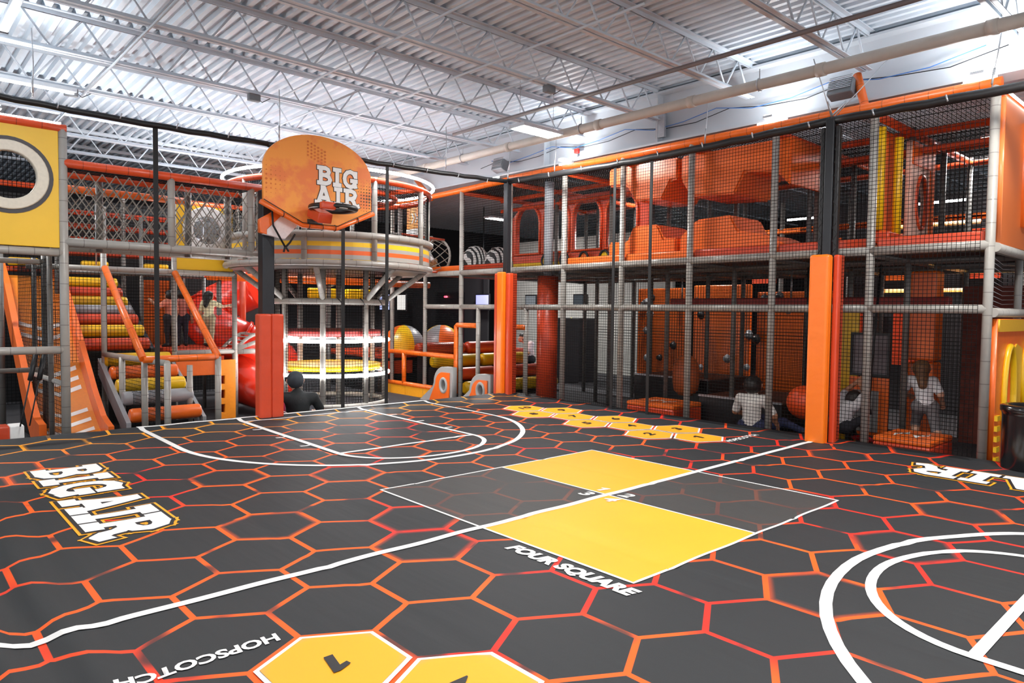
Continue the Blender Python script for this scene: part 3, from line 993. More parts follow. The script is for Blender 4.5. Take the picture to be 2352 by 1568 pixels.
panel('porthole_ring', ell(HC[0], HC[1], 0.37, 0.37, 40), [ell(HC[0], HC[1], 0.275, 0.275, 36)], 0.07, MY(9.59), mat('cream_plastic', S(222, 214, 196), 0.4), pf, 0.012)
panel('porthole_backing', ell(HC[0], HC[1], 0.425, 0.425, 40), [ell(HC[0], HC[1], 0.35, 0.35, 36)], 0.012, MY(9.572), mat('charcoal_print', S(62, 58, 62), 0.5), pf)
net('net', (0.8, 9.63, 3.0), (0.66, 0, 0), (0, 0, 0.6), 0.042, pf, 0.003)
net('net', (1.65, 9.65, 0.05), (-0.1, 2.7, 0), (0, 0, 2.4), 0.05, pf, 0.003)
tube('led_strip', [(0.3, 9.6, 3.955), (1.64, 9.6, 3.955)], 0.012, LED, pf, 6)
# padded bench ends and drawn ropes inside the frame
bl = thing('padded_block', 'red and white padded block on the floor at the far left', 'block', None, (1.12, 9.95, 0))
for i, mm in enumerate((RDV, WHITE, RDV, WHITE)):
    box('segment', (-0.34 + i * 0.14, 0, 0.23), (0.14, 0.25, 0.46), mm, bl, bevel=0.015)
for i, (xa, xb) in enumerate(((1.22, 1.44), (1.31, 1.53))):
    t = thing('resistance_rope', 'black rope with a grip hanging aslant in the left frame, %s of two' % ('left one', 'right one')[i], 'rope', 'slanted grip ropes')
    tube('cord', [(xa, 9.75, 0.46), (xb, 10.15, 1.28)], 0.008, BLK, t, 6)
    tube('grip', [(xa + (xb - xa) * 0.62, 9.75 + 0.4 * 0.62, 0.46 + 0.82 * 0.62), (xb, 10.15, 1.28)], 0.028, BLK, t, 10)

# ---- straight chevron slide
sl = thing('chevron_slide', 'orange slide with yellow lane and white chevrons behind the left frame', 'slide')
SP = [(10.35, 0.12), (10.7, 0.16), (11.2, 0.42), (11.8, 0.85), (12.5, 1.4), (13.2, 1.95), (13.8, 2.3), (14.4, 2.36)]


def slide_z(y):
    for (a, za), (b_, zb) in zip(SP, SP[1:]):
        if a <= y <= b_:
            return za + (zb - za) * (y - a) / (b_ - a)
    return SP[0][1] if y < SP[0][0] else SP[-1][1]


def strip_mesh(name, x0, x1, fz, y0, y1, n, thick, material, parent):
    vv, ff = [], []
    for i in range(n + 1):
        y = y0 + (y1 - y0) * i / n
        z = fz(y)
        vv += [(x0, y, z), (x1, y, z), (x1, y, z - thick), (x0, y, z - thick)]
    for i in range(n):
        for k in range(4):
            ff.append((4 * i + k, 4 * i + (k + 1) % 4, 4 * i + 4 + (k + 1) % 4, 4 * i + 4 + k))
    ff += [(0, 1, 2, 3), (4 * n + 3, 4 * n + 2, 4 * n + 1, 4 * n)]
    o = mesh_obj(name, vv, ff, material, parent)
    bm = bmesh.new(); bm.from_mesh(o.data); bmesh.ops.recalc_face_normals(bm, faces=bm.faces[:]); bm.to_mesh(o.data); bm.free()
    return o


strip_mesh('lane', 1.56, 2.24, slide_z, 10.35, 14.4, 40, 0.06, mat('amber_plastic', S(226, 134, 34), 0.35, coat=0.3), sl)
strip_mesh('side_wall', 2.24, 2.31, lambda y: slide_z(y) + 0.16 + 0.16 * math.sin((y - 10.3) * 0.8), 10.3, 14.4, 40, 0.42, ORV, sl)
strip_mesh('side_wall', 1.48, 1.56, lambda y: slide_z(y) + 0.26, 10.3, 14.4, 40, 0.42, ORV, sl)
for yc in (10.75, 10.95, 11.15, 11.55, 11.72, 11.89, 12.5, 12.7):
    vv, ff = [], []
    for k, (px, dy) in enumerate(((1.6, 0.0), (1.89, -0.12), (2.18, 0.0))):
        for s in (0, 0.07):
            y = yc + dy + s
            vv.append((px, y, slide_z(y) + 0.006))
    ff = [(0, 2, 3, 1), (2, 4, 5, 3)]
    mesh_obj('chevron', vv, ff, WHITE, sl)

# ---- upper rope walkway
wk = thing('rope_walkway', 'raised rope-net walkway with orange top tubes above the roller stairs', 'walkway')
for (x, y) in ((2.83, 9.6), (3.86, 9.6), (4.0, 9.68), (2.2, 10.45), (3.3, 10.45), (3.86, 10.45)):
    tube('post', [(x, y, 2.56), (x, y, 3.5)], 0.045, GREY if y < 10 else DGREY, wk, 12)
tube('top_tube', [(1.66, 9.6, 3.51), (4.0, 9.6, 3.51)], 0.052, RED, wk, 14)
tube('top_tube', [(1.66, 10.35, 3.51), (3.95, 10.35, 3.51)], 0.052, RED, wk, 14)
tube('top_tube', [(1.8, 10.6, 3.36), (3.3, 10.6, 3.36)], 0.05, ORANGE, wk, 14)
for y in (9.6, 10.5):
    tube('rail', [(1.66, y, 2.6), (4.0, y, 2.6)], 0.05, GREY, wk, 14)
net('roof_net', (1.68, 9.64, 3.52), (2.3, 0, 0), (0, 0.68, 0), 0.045, wk, 0.0035)
net('floor_net', (1.68, 9.64, 2.6), (2.3, 0, 0), (0, 0.84, 0), 0.06, wk, 0.004, ROPE)
net('rope_net', (1.70, 10.38, 2.62), (2.2, 0, 0), (0, 0, 0.86), (0.073, 0.11), wk, 0.0075, ROPE, True)
net('rope_net', (1.70, 9.64, 2.64), (1.1, 0, 0), (0, 0, 0.80), (0.073, 0.11), wk, 0.0065, ROPE, True)
net('rope_net', (2.9, 9.64, 2.64), (1.08, 0, 0), (0, 0, 0.80), (0.073, 0.11), wk, 0.0065, ROPE, True)

# ---- stair frame and roller stairs
sf = thing('stair_frame', 'grey tube frame with orange handrails around the roller stairs', 'play frame')
for (x, y, z0, z1) in ((2.57, 12, 0, 3.35), (3.57, 12, 0, 3.5), (4.53, 12, 0, 2.44), (2.2, 13.4, 0, 3.4), (3.45, 13.4, 0, 3.4), (4.5, 13.4, 0, 2.4), (3.56, 10.05, 0, 1.17), (2.62, 11.2, 0, 1.13), (2.68, 10.3, 0, 1.13), (2.78, 9.65, 0, 1.13), (3.45, 10.9, 0, 1.0)):
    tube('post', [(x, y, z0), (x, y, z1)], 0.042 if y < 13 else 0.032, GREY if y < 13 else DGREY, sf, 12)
tube('rail', [(1.6, 12, 2.42), (4.53, 12, 2.42)], 0.042, GREY, sf, 12)
tube('rail', [(2.57, 12, 1.13), (2.78, 9.65, 1.13)], 0.042, GREY, sf, 12)
tube('rail', [(3.6, 12, 1.12), (4.53, 12, 1.12)], 0.04, GREY, sf, 12)
tube('rail', [(2.2, 13.4, 2.42), (4.5, 13.4, 2.42)], 0.036, DGREY, sf, 12)
tube('rail', [(2.2, 14.8, 2.5), (5.5, 14.8, 2.5)], 0.05, RED, sf, 12)
tube('handrail', [(2.58, 11.95, 2.43), (2.6, 10.05, 1.17)], 0.048, ORANGE, sf, 14)
tube('handrail', [(3.57, 11.95, 2.40), (3.56, 10.05, 1.17)], 0.048, ORANGE, sf, 14)
tube('handrail', [(2.6, 10.05, 1.16), (3.56, 10.05, 1.17)], 0.046, ORANGE, sf, 14)
net('net', (2.6, 11.96, 1.15), (0.98, 0, 0), (0, 0, 1.2), 0.05, sf, 0.003)
net('net', (3.6, 12.0, 1.15), (0.92, 0, 0), (0, 0, 1.25), 0.05, sf, 0.003)
net('net', (1.7, 12.02, 0.1), (0.86, 0, 0), (0, 0, 2.3), 0.05, sf, 0.003)
net('net', (2.6, 11.9, 0.12), (0.16, -2.2, 0), (0, 0, 1.0), 0.05, sf, 0.003)
net('net', (2.2, 13.42, 2.45), (2.3, 0, 0), (0, 0, 0.95), 0.05, sf, 0.003)
pan2 = panel('porthole_panel', [(3.6, 2.47), (4.5, 2.47), (4.5, 3.5), (3.6, 3.5)], [ell(4.08, 3.12, 0.24, 0.24, 32)], 0.04, MY(12.02), YPRINT, sf, 0.006)
panel('porthole_ring', ell(4.08, 3.12, 0.37, 0.37, 40), [ell(4.08, 3.12, 0.235, 0.235, 32)], 0.08, MY(11.99), WHITE, sf, 0.012)
b = MB()
R_ = 0.24
vv, ff, n, k_ = [], [], 20, 5
for i in range(k_ + 1):
    a = math.pi / 2 * i / k_
    for j in range(n):
        q = 2 * math.pi * j / n
        vv.append((4.08 + R_ * math.cos(a) * math.cos(q), 11.97 - 0.16 * math.sin(a), 3.12 + R_ * math.cos(a) * math.sin(q)))
for i in range(k_):
    for j in range(n):
        ff.append((i * n + j, i * n + (j + 1) % n, (i + 1) * n + (j + 1) % n, (i + 1) * n + j))
gm = mat('clear_bubble', (0.9, 0.92, 0.95, 1), 0.06, noise=0)
gm.node_tree.nodes['Principled BSDF'].inputs['Transmission Weight'].default_value = 0.85
gm.node_tree.nodes['Principled BSDF'].inputs['IOR'].default_value = 1.05
mesh_obj('bubble_window', vv, ff, gm, sf, True)
# landing pad and ladder panel
box('landing_pad', (4.05, 12.9, 1.12), (0.95, 1.7, 0.1), RDV, sf, bevel=0.02)
box('fascia_panel', (4.02, 11.96, 0.86), (0.9, 0.05, 0.24), ORV, sf, bevel=0.01)
panel('ladder_panel', [(4.2, 0.0), (4.5, 0.0), (4.5, 0.98), (4.2, 0.98)], [[(4.22, z), (4.33, z), (4.33, z + 0.15), (4.22, z + 0.15)] for z in (0.1, 0.34, 0.58)], 0.06, MY(11.93), mat('amber_vinyl', S(250, 146, 30), 0.4), sf, 0.006)

st = thing('roller_stairs', 'stairs of striped soft yellow, red and grey rollers going up at the left', 'stairs')
ROLL = [(10.6, 0.357, ORV), (10.95, 0.56, GRV), (11.3, 0.707, YEL), (11.65, 0.87, ORV), (12.0, 1.043, YEL), (12.4, 1.26, RDV), (12.73, 1.46, YEL), (13.07, 1.63, RDV), (13.4, 1.78, GRV), (13.73, 1.93, YEL), (14.07, 2.09, RDV), (14.4, 2.27, YEL)]
for i, (y, z, mm) in enumerate(ROLL):
    x0, x1 = (2.56, 3.5) if i < 5 else (2.33, 3.30)
    xs_ = [x0, x0 + 0.012, x0 + 0.04, x1 - 0.04, x1 - 0.012, x1]
    tube('roller', [(q, y, z) for q in xs_], [0.07, 0.092, 0.1, 0.1, 0.092, 0.07], mm, st, 18)
b = MB()
for (x0, x1, a, c) in ((2.5, 2.56, 0, 5), (3.5, 3.55, 0, 5), (2.27, 2.33, 5, 12), (3.30, 3.36, 5, 12)):
    ya, za, yb, zb = ROLL[a][0] - 0.1, ROLL[a][1] - 0.2, ROLL[c - 1][0] + 0.1, ROLL[c - 1][1] - 0.08
    vv = [(x0, ya, za - 0.12), (x0, ya, za + 0.12), (x0, yb, zb + 0.1), (x0, yb, zb - 0.14), (x1, ya, za - 0.12), (x1, ya, za + 0.12), (x1, yb, zb + 0.1), (x1, yb, zb - 0.14)]
    o = mesh_obj('stringer', vv, [(0, 1, 2, 3), (7, 6, 5, 4), (0, 4, 5, 1), (1, 5, 6, 2), (2, 6, 7, 3), (3, 7, 4, 0)], GRV if a == 0 else BLK, st)
for (y, z, x0, x1) in ((10.65, 0.2, 2.56, 3.5), (11.5, 0.55, 2.56, 3.5), (12.2, 1.0, 2.4, 3.4), (13.2, 1.5, 2.33, 3.3), (14.2, 2.0, 2.33, 3.3)):
    box('riser', ((x0 + x1) / 2, y + 0.25, z / 2), (x1 - x0, 0.05, z), BLK, st)
# deck structures further back on the left: red and yellow crossbars seen through the nets
bk2 = thing('rear_climber', 'far play frame with red rungs and yellow pads seen through the rope nets', 'play frame')
for (x, y) in ((1.6, 15.2), (2.6, 15.2), (3.6, 15.2), (4.7, 15.2), (5.8, 15.2)):
    tube('post', [(x, y, 0), (x, y, 4.0)], 0.042, GREY, bk2, 12)
for z in (4.0, 2.5):
    tube('rail', [(1.4, 15.2, z), (6.0, 15.2, z)], 0.05, RED, bk2, 12)
for i, z in enumerate((2.85, 3.1, 3.35, 3.6)):
    tube('rung', [(1.6, 15.25, z), (4.7, 15.25, z)], 0.055, RDV, bk2, 12)
for x in (1.95, 3.05, 4.1):
    box('soft_block', (x, 14.9, 2.62), (0.45, 0.12, 0.14), YEL, bk2, bevel=0.03)
for (x, mm) in ((2.9, YPRINT), (4.3, ORV)):
    box('wall_panel', (x, 15.6, 1.7), (0.5, 0.05, 1.4), mm, bk2)
net('net', (1.6, 15.15, 0.1), (4.2, 0, 0), (0, 0, 3.8), 0.06, bk2, 0.004)
box('rear_mesh_wall', (3.6, 16.4, 2.0), (7.0, 0.05, 4.0), BLK, bk2)

# ---- red spiral slide
sp = thing('spiral_slide', 'glossy red spiral tube slide between the stairs and the round tower', 'slide')
REDP = mat('red_slide_plastic', S(222, 50, 26), 0.22, noise=0.05, nscale=2, coat=0.5)
pts = []
for i in range(41):
    a = 0.9 + i / 40 * 4.9
    pts.append((5.35 + 0.68 * math.cos(a), 13.75 + 0.68 * math.sin(a), 2.25 - 1.5 * i / 40))
tube('tube_section', pts[:15], 0.4, REDP, sp, 20)
tube('tube_section', pts[14:29], 0.41, REDP, sp, 20)
tube('tube_section', pts[28:], 0.4, REDP, sp, 20)
for i in (14, 28):
    t_ = Vector(pts[i + 1]) - Vector(pts[i - 1])
    t_.normalize()
    tube('joint_flange', [Vector(pts[i]) - t_ * 0.03, Vector(pts[i]) + t_ * 0.03], 0.44, REDP, sp, 24)
tube('exit_chute', [(4.95, 12.95, 0.62), (5.0, 12.5, 0.45), (5.1, 12.0, 0.34), (5.2, 11.6, 0.3)], [0.4, 0.36, 0.3, 0.26], REDP, sp, 20)
tube('support_post', [(5.35, 13.75, 0), (5.35, 13.75, 2.6)], 0.06, RDV, sp, 12)
tube('brace', [(4.6, 12.8, 0), (4.6, 12.8, 1.0)], 0.04, RDV, sp, 10)
t = thing('arched_net_bridge', 'low arched grey net bridge beside the red spiral slide', 'bridge')
for y in (12.2, 12.8):
    tube('arch', [(4.6 + 0.85 * i / 10, y, 1.12 + 0.28 * math.sin(math.pi * i / 10)) for i in range(11)], 0.03, GREY, t, 10)
for i in range(1, 10):
    tube('rung', [(4.6 + 0.85 * i / 10, 12.2, 1.12 + 0.28 * math.sin(math.pi * i / 10)), (4.6 + 0.85 * i / 10, 12.8, 1.12 + 0.28 * math.sin(math.pi * i / 10))], 0.012, GREY, t, 8)
tube('beam', [(4.55, 12.2, 1.1), (5.5, 12.2, 1.1)], 0.045, GREY, t, 12)
tube('diagonal', [(4.6, 12.1, 1.15), (5.5, 12.1, 1.45)], 0.035, GREY, t, 12)
tube('post', [(4.62, 12.2, 0), (4.62, 12.2, 1.1)], 0.04, GREY, t, 12)

# ================================================================== round tower with striped drum
tw = thing('round_tower', 'round climbing tower with a striped drum and white light rings behind the hoop', 'tower')
TX, TY = 5.95, 11.28
ring = lambda r, z, n=48: [(TX + r * math.cos(2 * math.pi * i / n), TY + r * math.sin(2 * math.pi * i / n), z) for i in range(n)]
STR = mat('striped_band', S(176, 172, 166), 0.45, noise=0)
nt = STR.node_tree
N, Lk = nt.nodes, nt.links
tc = N.new('ShaderNodeTexCoord'); sp_ = N.new('ShaderNodeSeparateXYZ'); Lk.new(tc.outputs['Object'], sp_.inputs[0])
mr = N.new('ShaderNodeMapRange'); mr.inputs[1].default_value, mr.inputs[2].default_value = 2.62, 2.95
Lk.new(sp_.outputs[2], mr.inputs[0])
rp = N.new('ShaderNodeValToRGB'); rp.color_ramp.interpolation = 'CONSTANT'
rp.color_ramp.elements[0].position, rp.color_ramp.elements[0].color = 0.0, S(172, 168, 162)
rp.color_ramp.elements[1].position, rp.color_ramp.elements[1].color = 0.2, S(240, 106, 44)
for p, c in ((0.4, S(172, 168, 162)), (0.58, S(250, 204, 40)), (0.79, S(172, 168, 162))):
    e_ = rp.color_ramp.elements.new(p); e_.color = c
Lk.new(mr.outputs[0], rp.inputs[0]); Lk.new(rp.outputs[0], N['Principled BSDF'].inputs['Base Color'])


def band(name, r, z0, z1, material, parent, n=64, th=0.03):
    vv, ff = [], []
    for i in range(n):
        a = 2 * math.pi * i / n
        for (rr, z) in ((r, z0), (r, z1), (r - th, z1), (r - th, z0)):
            vv.append((TX + rr * math.cos(a), TY + rr * math.sin(a), z))
    for i in range(n):
        j = (i + 1) % n
        for k in range(4):
            ff.append((4 * i + k, 4 * j + k, 4 * j + (k + 1) % 4, 4 * i + (k + 1) % 4))
    return mesh_obj(name, vv, ff, material, parent)


def disc(name, r, z, th, material, parent):
    return tube(name, [(TX, TY, z), (TX, TY, z + th)], r, material, parent, 40)


band('drum_band', 1.70, 2.62, 2.95, STR, tw)
tube('ring', ring(1.72, 2.56), 0.05, GREY, tw, 12, True)
tube('ring', ring(1.72, 2.99), 0.055, GREY, tw, 12, True)
disc('drum_floor', 1.66, 2.5, 0.05, DGREY, tw)
tube('ring', ring(1.7, 3.86), 0.05, RED, tw, 12, True)
tube('ring', ring(1.1, 3.8), 0.045, RED, tw, 12, True)
tube('led_ring', ring(1.77, 4.0), 0.025, LED, tw, 8, True)
tube('led_ring', [(TX + 1.3 + 0.9 * math.cos(q), TY + 1.6 + 0.9 * math.sin(q), 4.1) for q in [2.2 + 2.4 * i / 16 for i in range(17)]], 0.022, LED, tw, 8)
for i in range(10):
    a = 2 * math.pi * (i + 0.35) / 10
    tube('drum_post', [(TX + 1.7 * math.cos(a), TY + 1.7 * math.sin(a), 2.56), (TX + 1.7 * math.cos(a), TY + 1.7 * math.sin(a), 3.9)], 0.045, GREY, tw, 12)
    if i % 2 == 0:
        tube('roof_spoke', [(TX, TY, 3.8), (TX + 1.7 * math.cos(a), TY + 1.7 * math.sin(a), 3.86)], 0.04, RED, tw, 10)
for i in range(8):
    a = 2 * math.pi * (i + 0.2) / 8
    c_, s_ = math.cos(a), math.sin(a)
    tube('leg', [(TX + 0.93 * c_, TY + 0.93 * s_, 0), (TX + 0.93 * c_, TY + 0.93 * s_, 2.55)], 0.048, GREY, tw, 12)
    tube('brace', [(TX + 0.95 * c_, TY + 0.95 * s_, 2.02), (TX + 1.62 * c_, TY + 1.62 * s_, 2.52)], 0.045, GREY, tw, 12)
tube('ring', ring(0.95, 1.98), 0.05, GREY, tw, 12, True)
tube('ring', ring(0.95, 0.25), 0.045, GREY, tw, 12, True)
tube('led_ring', ring(0.99, 1.33), 0.03, LED, tw, 8, True)
tube('led_ring', ring(0.99, 0.76), 0.03, LED, tw, 8, True)
disc('red_platform', 0.86, 1.4, 0.1, mat('dull_red_vinyl', S(170, 60, 56), 0.5), tw)
disc('yellow_platform', 0.86, 0.82, 0.09, YEL, tw)
# cylindrical nets


def cyl_net(name, r, z0, z1, cell, parent, a0=0.0, a1=2 * math.pi):
    b = MB()
    n = round(r * (a1 - a0) / cell)
    for i in range(n):
        a = a0 + (a1 - a0) * i / n
        b.tube([(TX + r * math.cos(a), TY + r * math.sin(a), z0), (TX + r * math.cos(a), TY + r * math.sin(a), z1)], 0.0033, 4, cap=False)
    m_ = round((z1 - z0) / cell)
    for j in range(m_ + 1):
        z = z0 + (z1 - z0) * j / m_
        b.tube([(TX + r * math.cos(a0 + (a1 - a0) * i / 40), TY + r * math.sin(a0 + (a1 - a0) * i / 40), z) for i in range(41)], 0.0033, 4, cap=False)
    return stuff(b.build(name, NET, parent))


cyl_net('net', 0.95, 0.1, 2.5, 0.05, tw)
cyl_net('net', 1.68, 3.02, 3.85, 0.05, tw)
net('roof_net', (TX - 1.2, TY - 1.2, 3.84), (2.4, 0, 0), (0, 2.4, 0), 0.06, tw, 0.0035)
for (a, z) in ((4.35, 1.98), (4.75, 1.99), (5.2, 1.98), (5.5, 1.98)):
    x, y = TX + 0.95 * math.cos(a), TY + 0.95 * math.sin(a)
    tube('tie', [(x - 0.04, y - 0.04, z + 0.05), (x, y - 0.07, z), (x + 0.05, y - 0.04, z - 0.06)], 0.008, BLK, tw, 6)

t = thing('orange_crossbeam', 'long orange padded crossbeam seen behind the tower legs', 'beam')
tube('beam', [(4.5, 13.2, 2.43), (9.4, 13.2, 2.43)], 0.075, ORANGE, t, 14)
for x in (4.7, 6.9, 9.3):
    tube('post', [(x, 13.2, 0), (x, 13.2, 2.4)], 0.045, DGREY, t, 12)
for x in (7.3, 8.2):
    box('soft_block', (x, 14.2, 2.2), (0.7, 0.15, 0.22), YEL, t, bevel=0.03)
    tube('block_rod', [(x, 14.2, 2.3), (x, 13.3, 2.43)], 0.02, GSTEEL, t, 8)
# rope tunnel from the tower to the right frame
rtn = thing('rope_tunnel', 'grey rope-net tunnel with orange bars between tower and right frame', 'tunnel')
b = MB()
TA, TB = Vector((7.55, 11.75, 2.98)), Vector((8.75, 12.0, 2.98))
dv = (TB - TA).normalized(); sd = Vector((-dv.y, dv.x, 0)); R_ = 0.36
for k in range(12):
    for s in (1, -1):
        P = []
        for i in range(9):
            an = 2 * math.pi * k / 12 + s * i * 0.26
            P.append(TA.lerp(TB, i / 8) + sd * R_ * math.cos(an) + Vector((0, 0, R_ * math.sin(an))))
        b.tube(P, 0.008, 4, cap=False)
stuff(b.build('rope_net', ROPE, rtn))
for (s_, z) in ((1, 0.34), (-1, 0.34), (1, -0.34), (-1, -0.34)):
    tube('bar', [TA + sd * s_ * 0.2 + Vector((0, 0, z)), TB + sd * s_ * 0.2 + Vector((0, 0, z))], 0.022, RED, rtn, 10)
for q in (0.0, 0.5, 1.0):
    c_ = TA.lerp(TB, q)
    tube('hoop', [c_ + sd * R_ * math.cos(a) + Vector((0, 0, R_ * math.sin(a))) for a in [2 * math.pi * i / 24 for i in range(24)]], 0.025, GREY, rtn, 8, True)
# ================================================================== right: two-storey play frame
rf = thing('two_storey_play_frame', 'long two-storey grey tube play frame with nets along the right side', 'play frame')
FX = 8.62
PYS = [2.10, 3.285, 4.49, 5.74, 6.97, 8.21, 9.58, 11.0, 12.22, 13.5]
ROWS = [FX, 9.84, 11.06, 12.28]
for r_, x in enumerate(ROWS):
    for y in PYS:
        if r_ and y > 11.5:
            continue
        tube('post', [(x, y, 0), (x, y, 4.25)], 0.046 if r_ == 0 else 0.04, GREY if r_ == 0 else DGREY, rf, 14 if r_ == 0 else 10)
for (y0, y1) in zip(PYS, PYS[1:]):
    tube('rail', [(FX, y0, 2.605), (FX, y1, 2.605)], 0.052, GREY, rf, 14)
    if y0 < 12:
        tube('rail', [(FX, y0, 1.935), (FX, y1, 1.935)], 0.048, GREY, rf, 14)
tube('top_tube', [(FX, 2.05, 4.27), (FX, 9.6, 4.27)], 0.055, ORANGE, rf, 14)
tube('top_tube', [(FX, 9.6, 4.25), (FX, 14.2, 4.17)], 0.055, ORANGE, rf, 14)
for i, x in enumerate(ROWS[1:]):
    tube('roof_tube', [(x, 2.05, 4.17), (x, 11.2, 4.17)], 0.05, RED, rf, 12)
    tube('deck_beam', [(x, 2.05, 2.56), (x, 11.2, 2.56)], 0.05, DGREY, rf, 12)
    tube('mid_beam', [(x, 2.05, 3.95 - 0.05 * i), (x, 11.2, 3.95 - 0.05 * i)], 0.04, RED, rf, 10) if i == 0 else None
for y in PYS[:8]:
    tube('roof_tube', [(FX, y, 4.18), (12.28, y, 4.17)], 0.05, RED, rf, 12)
    tube('deck_beam', [(FX, y, 2.57), (12.28, y, 2.56)], 0.045, DGREY, rf, 10)
for (ya, yb) in ((2.15, 5.7), (5.78, 9.5), (9.62, 12.2)):
    box('deck_board', ((FX + 12.3) / 2 + 0.05, (ya + yb) / 2, 2.60), (3.55, yb - ya, 0.05), BLK, rf)
DEDGE = [(2.15, 3.24, RDV), (3.33, 4.45, RDV), (4.53, 5.7, RDV), (5.78, 6.93, ORV), (7.01, 8.17, ORV), (9.7, 11.0, RDV), (11.04, 12.2, ORV)]
for (ya, yb, mm) in DEDGE:
    box('deck_edge_pad', (FX + 0.08, (ya + yb) / 2, 2.70), (0.09, yb - ya, 0.12), mm, rf, bevel=0.02)
net('roof_net', (FX, 2.1, 4.2), (3.6, 0, 0), (0, 2.4, 0), 0.05, rf, 0.0035)
net('roof_net', (FX, 4.5, 4.2), (3.6, 0, 0), (0, 2.5, 0), 0.05, rf, 0.0035)
net('roof_net', (FX, 7.0, 4.2), (3.6, 0, 0), (0, 4.2, 0), 0.05, rf, 0.0035)
net('back_net', (12.3, 2.1, 0.1), (0, 9.0, 0), (0, 0, 4.0), 0.06, rf, 0.004)
net('back_net', (9.86, 2.1, 2.65), (0, 2.3, 0), (0, 0, 1.5), 0.05, rf, 0.0035)
net('front_net', (FX, 9.66, 2.66), (0, 1.3, 0), (0, 0, 1.5), 0.045, rf, 0.003)
net('front_net', (FX, 11.06, 0.3), (0, 2.4, 0), (0, 0, 2.25), 0.045, rf, 0.003)
# white light strip on the roof edge
for (ya, yb) in ((2.1, 2.4), (4.35, 4.75), (8.1, 8.35), (9.9, 10.1)):
    tube('led_strip', [(FX, ya, 4.335), (FX, yb, 4.335)], 0.016, LED, rf, 6)
# orange braces up to the roof steel
tube('roof_brace', [(8.75, 3.42, 4.2), (8.86, 3.6, 4.76)], 0.05, ORANGE, rf, 12)
tube('roof_brace', [(8.75, 12.2, 4.2), (8.86, 12.95, 4.72)], 0.05, ORANGE, rf, 12)
# right end: printed side panels facing the mat's near corner
PINK = mat('orange_print_fade', S(242, 128, 66), 0.3, noise=0.05, nscale=2, coat=0.4)
panel('side_panel', [(FX + 0.05, 2.62), (10.6, 2.62), (10.6, 4.12), (FX + 0.05, 4.12)], [[(9.52, 2.95), (10.4, 2.95), (10.4, 3.9), (9.52, 3.9)]], 0.05, MY(2.05), PINK, rf, 0.006)
panel('window_frame', [(9.44, 2.87), (10.48, 2.87), (10.48, 3.98), (9.44, 3.98)], [[(9.54, 2.97), (10.38, 2.97), (10.38, 3.88), (9.54, 3.88)]], 0.09, MY(2.04), ORV, rf, 0.012)
tube('panel_edge_light', [(FX + 0.06, 2.0, 4.16), (10.6, 2.0, 4.16)], 0.014, glow('led_dim', (1, 0.96, 0.92, 1), 6.0), rf, 6)
tube('rail', [(FX, 2.05, 2.58), (10.7, 2.05, 2.55)], 0.05, GREY, rf, 12)
tube('rail', [(FX, 2.05, 1.9), (10.7, 2.05, 1.9)], 0.05, GREY, rf, 12)
for i in range(11):
    tube('string_line', [(FX + 0.05, 2.08, 1.98 + i * 0.05), (9.6, 2.2, 1.97 + i * 0.05 - 0.02), (10.7, 2.08, 1.98 + i * 0.05)], 0.0035, GSTEEL, rf, 4)
ZAP = mat('yellow_play_panel', S(250, 190, 50), 0.35, coat=0.3)
A1, A2 = (9.14, 1.0, 0.19, 0.52), (10.02, 1.15, 0.3, 0.42)
panel('play_panel', [(FX + 0.06, 0.2), (10.6, 0.2), (10.6, 1.83), (FX + 0.06, 1.83)], [ell(*A1, 32), ell(*A2, 32)], 0.06, MY(2.05), ORV, rf, 0.006)
panel('play_panel_band', [(FX + 0.06, 1.70), (10.6, 1.70), (10.6, 1.83), (FX + 0.06, 1.83)], [], 0.02, MY(2.008), ZAP, rf)
panel('play_panel_face', [(9.36, 0.2), (9.66, 0.2), (9.66, 1.5), (9.42, 1.56), (9.3, 1.5)], [], 0.02, MY(2.008), ZAP, rf)
for (cx0, cz0, rx0, rz0) in (A1, A2):
    tube('arch_trim', [(cx0 + (rx0 + 0.015) * math.cos(a), 2.0, cz0 + (rz0 + 0.015) * math.sin(a)) for a in [2 * math.pi * i / 36 for i in range(36)]], 0.035, YEL, rf, 10, True)
box('inner_board', (10.2, 2.24, 0.55), (1.2, 0.04, 0.9), GRV, rf)
box('inner_board', (10.2, 2.24, 1.42), (1.2, 0.04, 0.8), mat('dull_red_vinyl', S(170, 60, 56), 0.5), rf)
panel('flame_print', ell(9.9, 0.74, 0.08, 0.22, 20), [], 0.01, MY(2.21), ORV, rf)
for i in range(5):
    box('stripe_pad', (FX + 0.12, 2.0, 0.35 + i * 0.11), (0.12, 0.03, 0.055), YEL, rf)

# ---- upper deck: wavy obstacle blocks


def wave(name, prof, x0, x1, material, lab):
    vv = [(x0, y, z) for y, z in prof] + [(x1, y, z) for y, z in prof]
    n = len(prof)
    ff = [tuple(range(n)), tuple(range(2 * n - 1, n - 1, -1))] + [(i, i + n, (i + 1) % n + n, (i + 1) % n) for i in range(n)]
    o = mesh_obj(name, vv, ff, material, None)
    bm = bmesh.new(); bm.from_mesh(o.data)
    bmesh.ops.recalc_face_normals(bm, faces=bm.faces[:])
    bmesh.ops.bevel(bm, geom=bm.edges[:], offset=0.025, segments=2, affect='EDGES')
    bm.to_mesh(o.data); bm.free()
    return tag(o, lab, 'soft obstacle', 'orange soft wave obstacles')


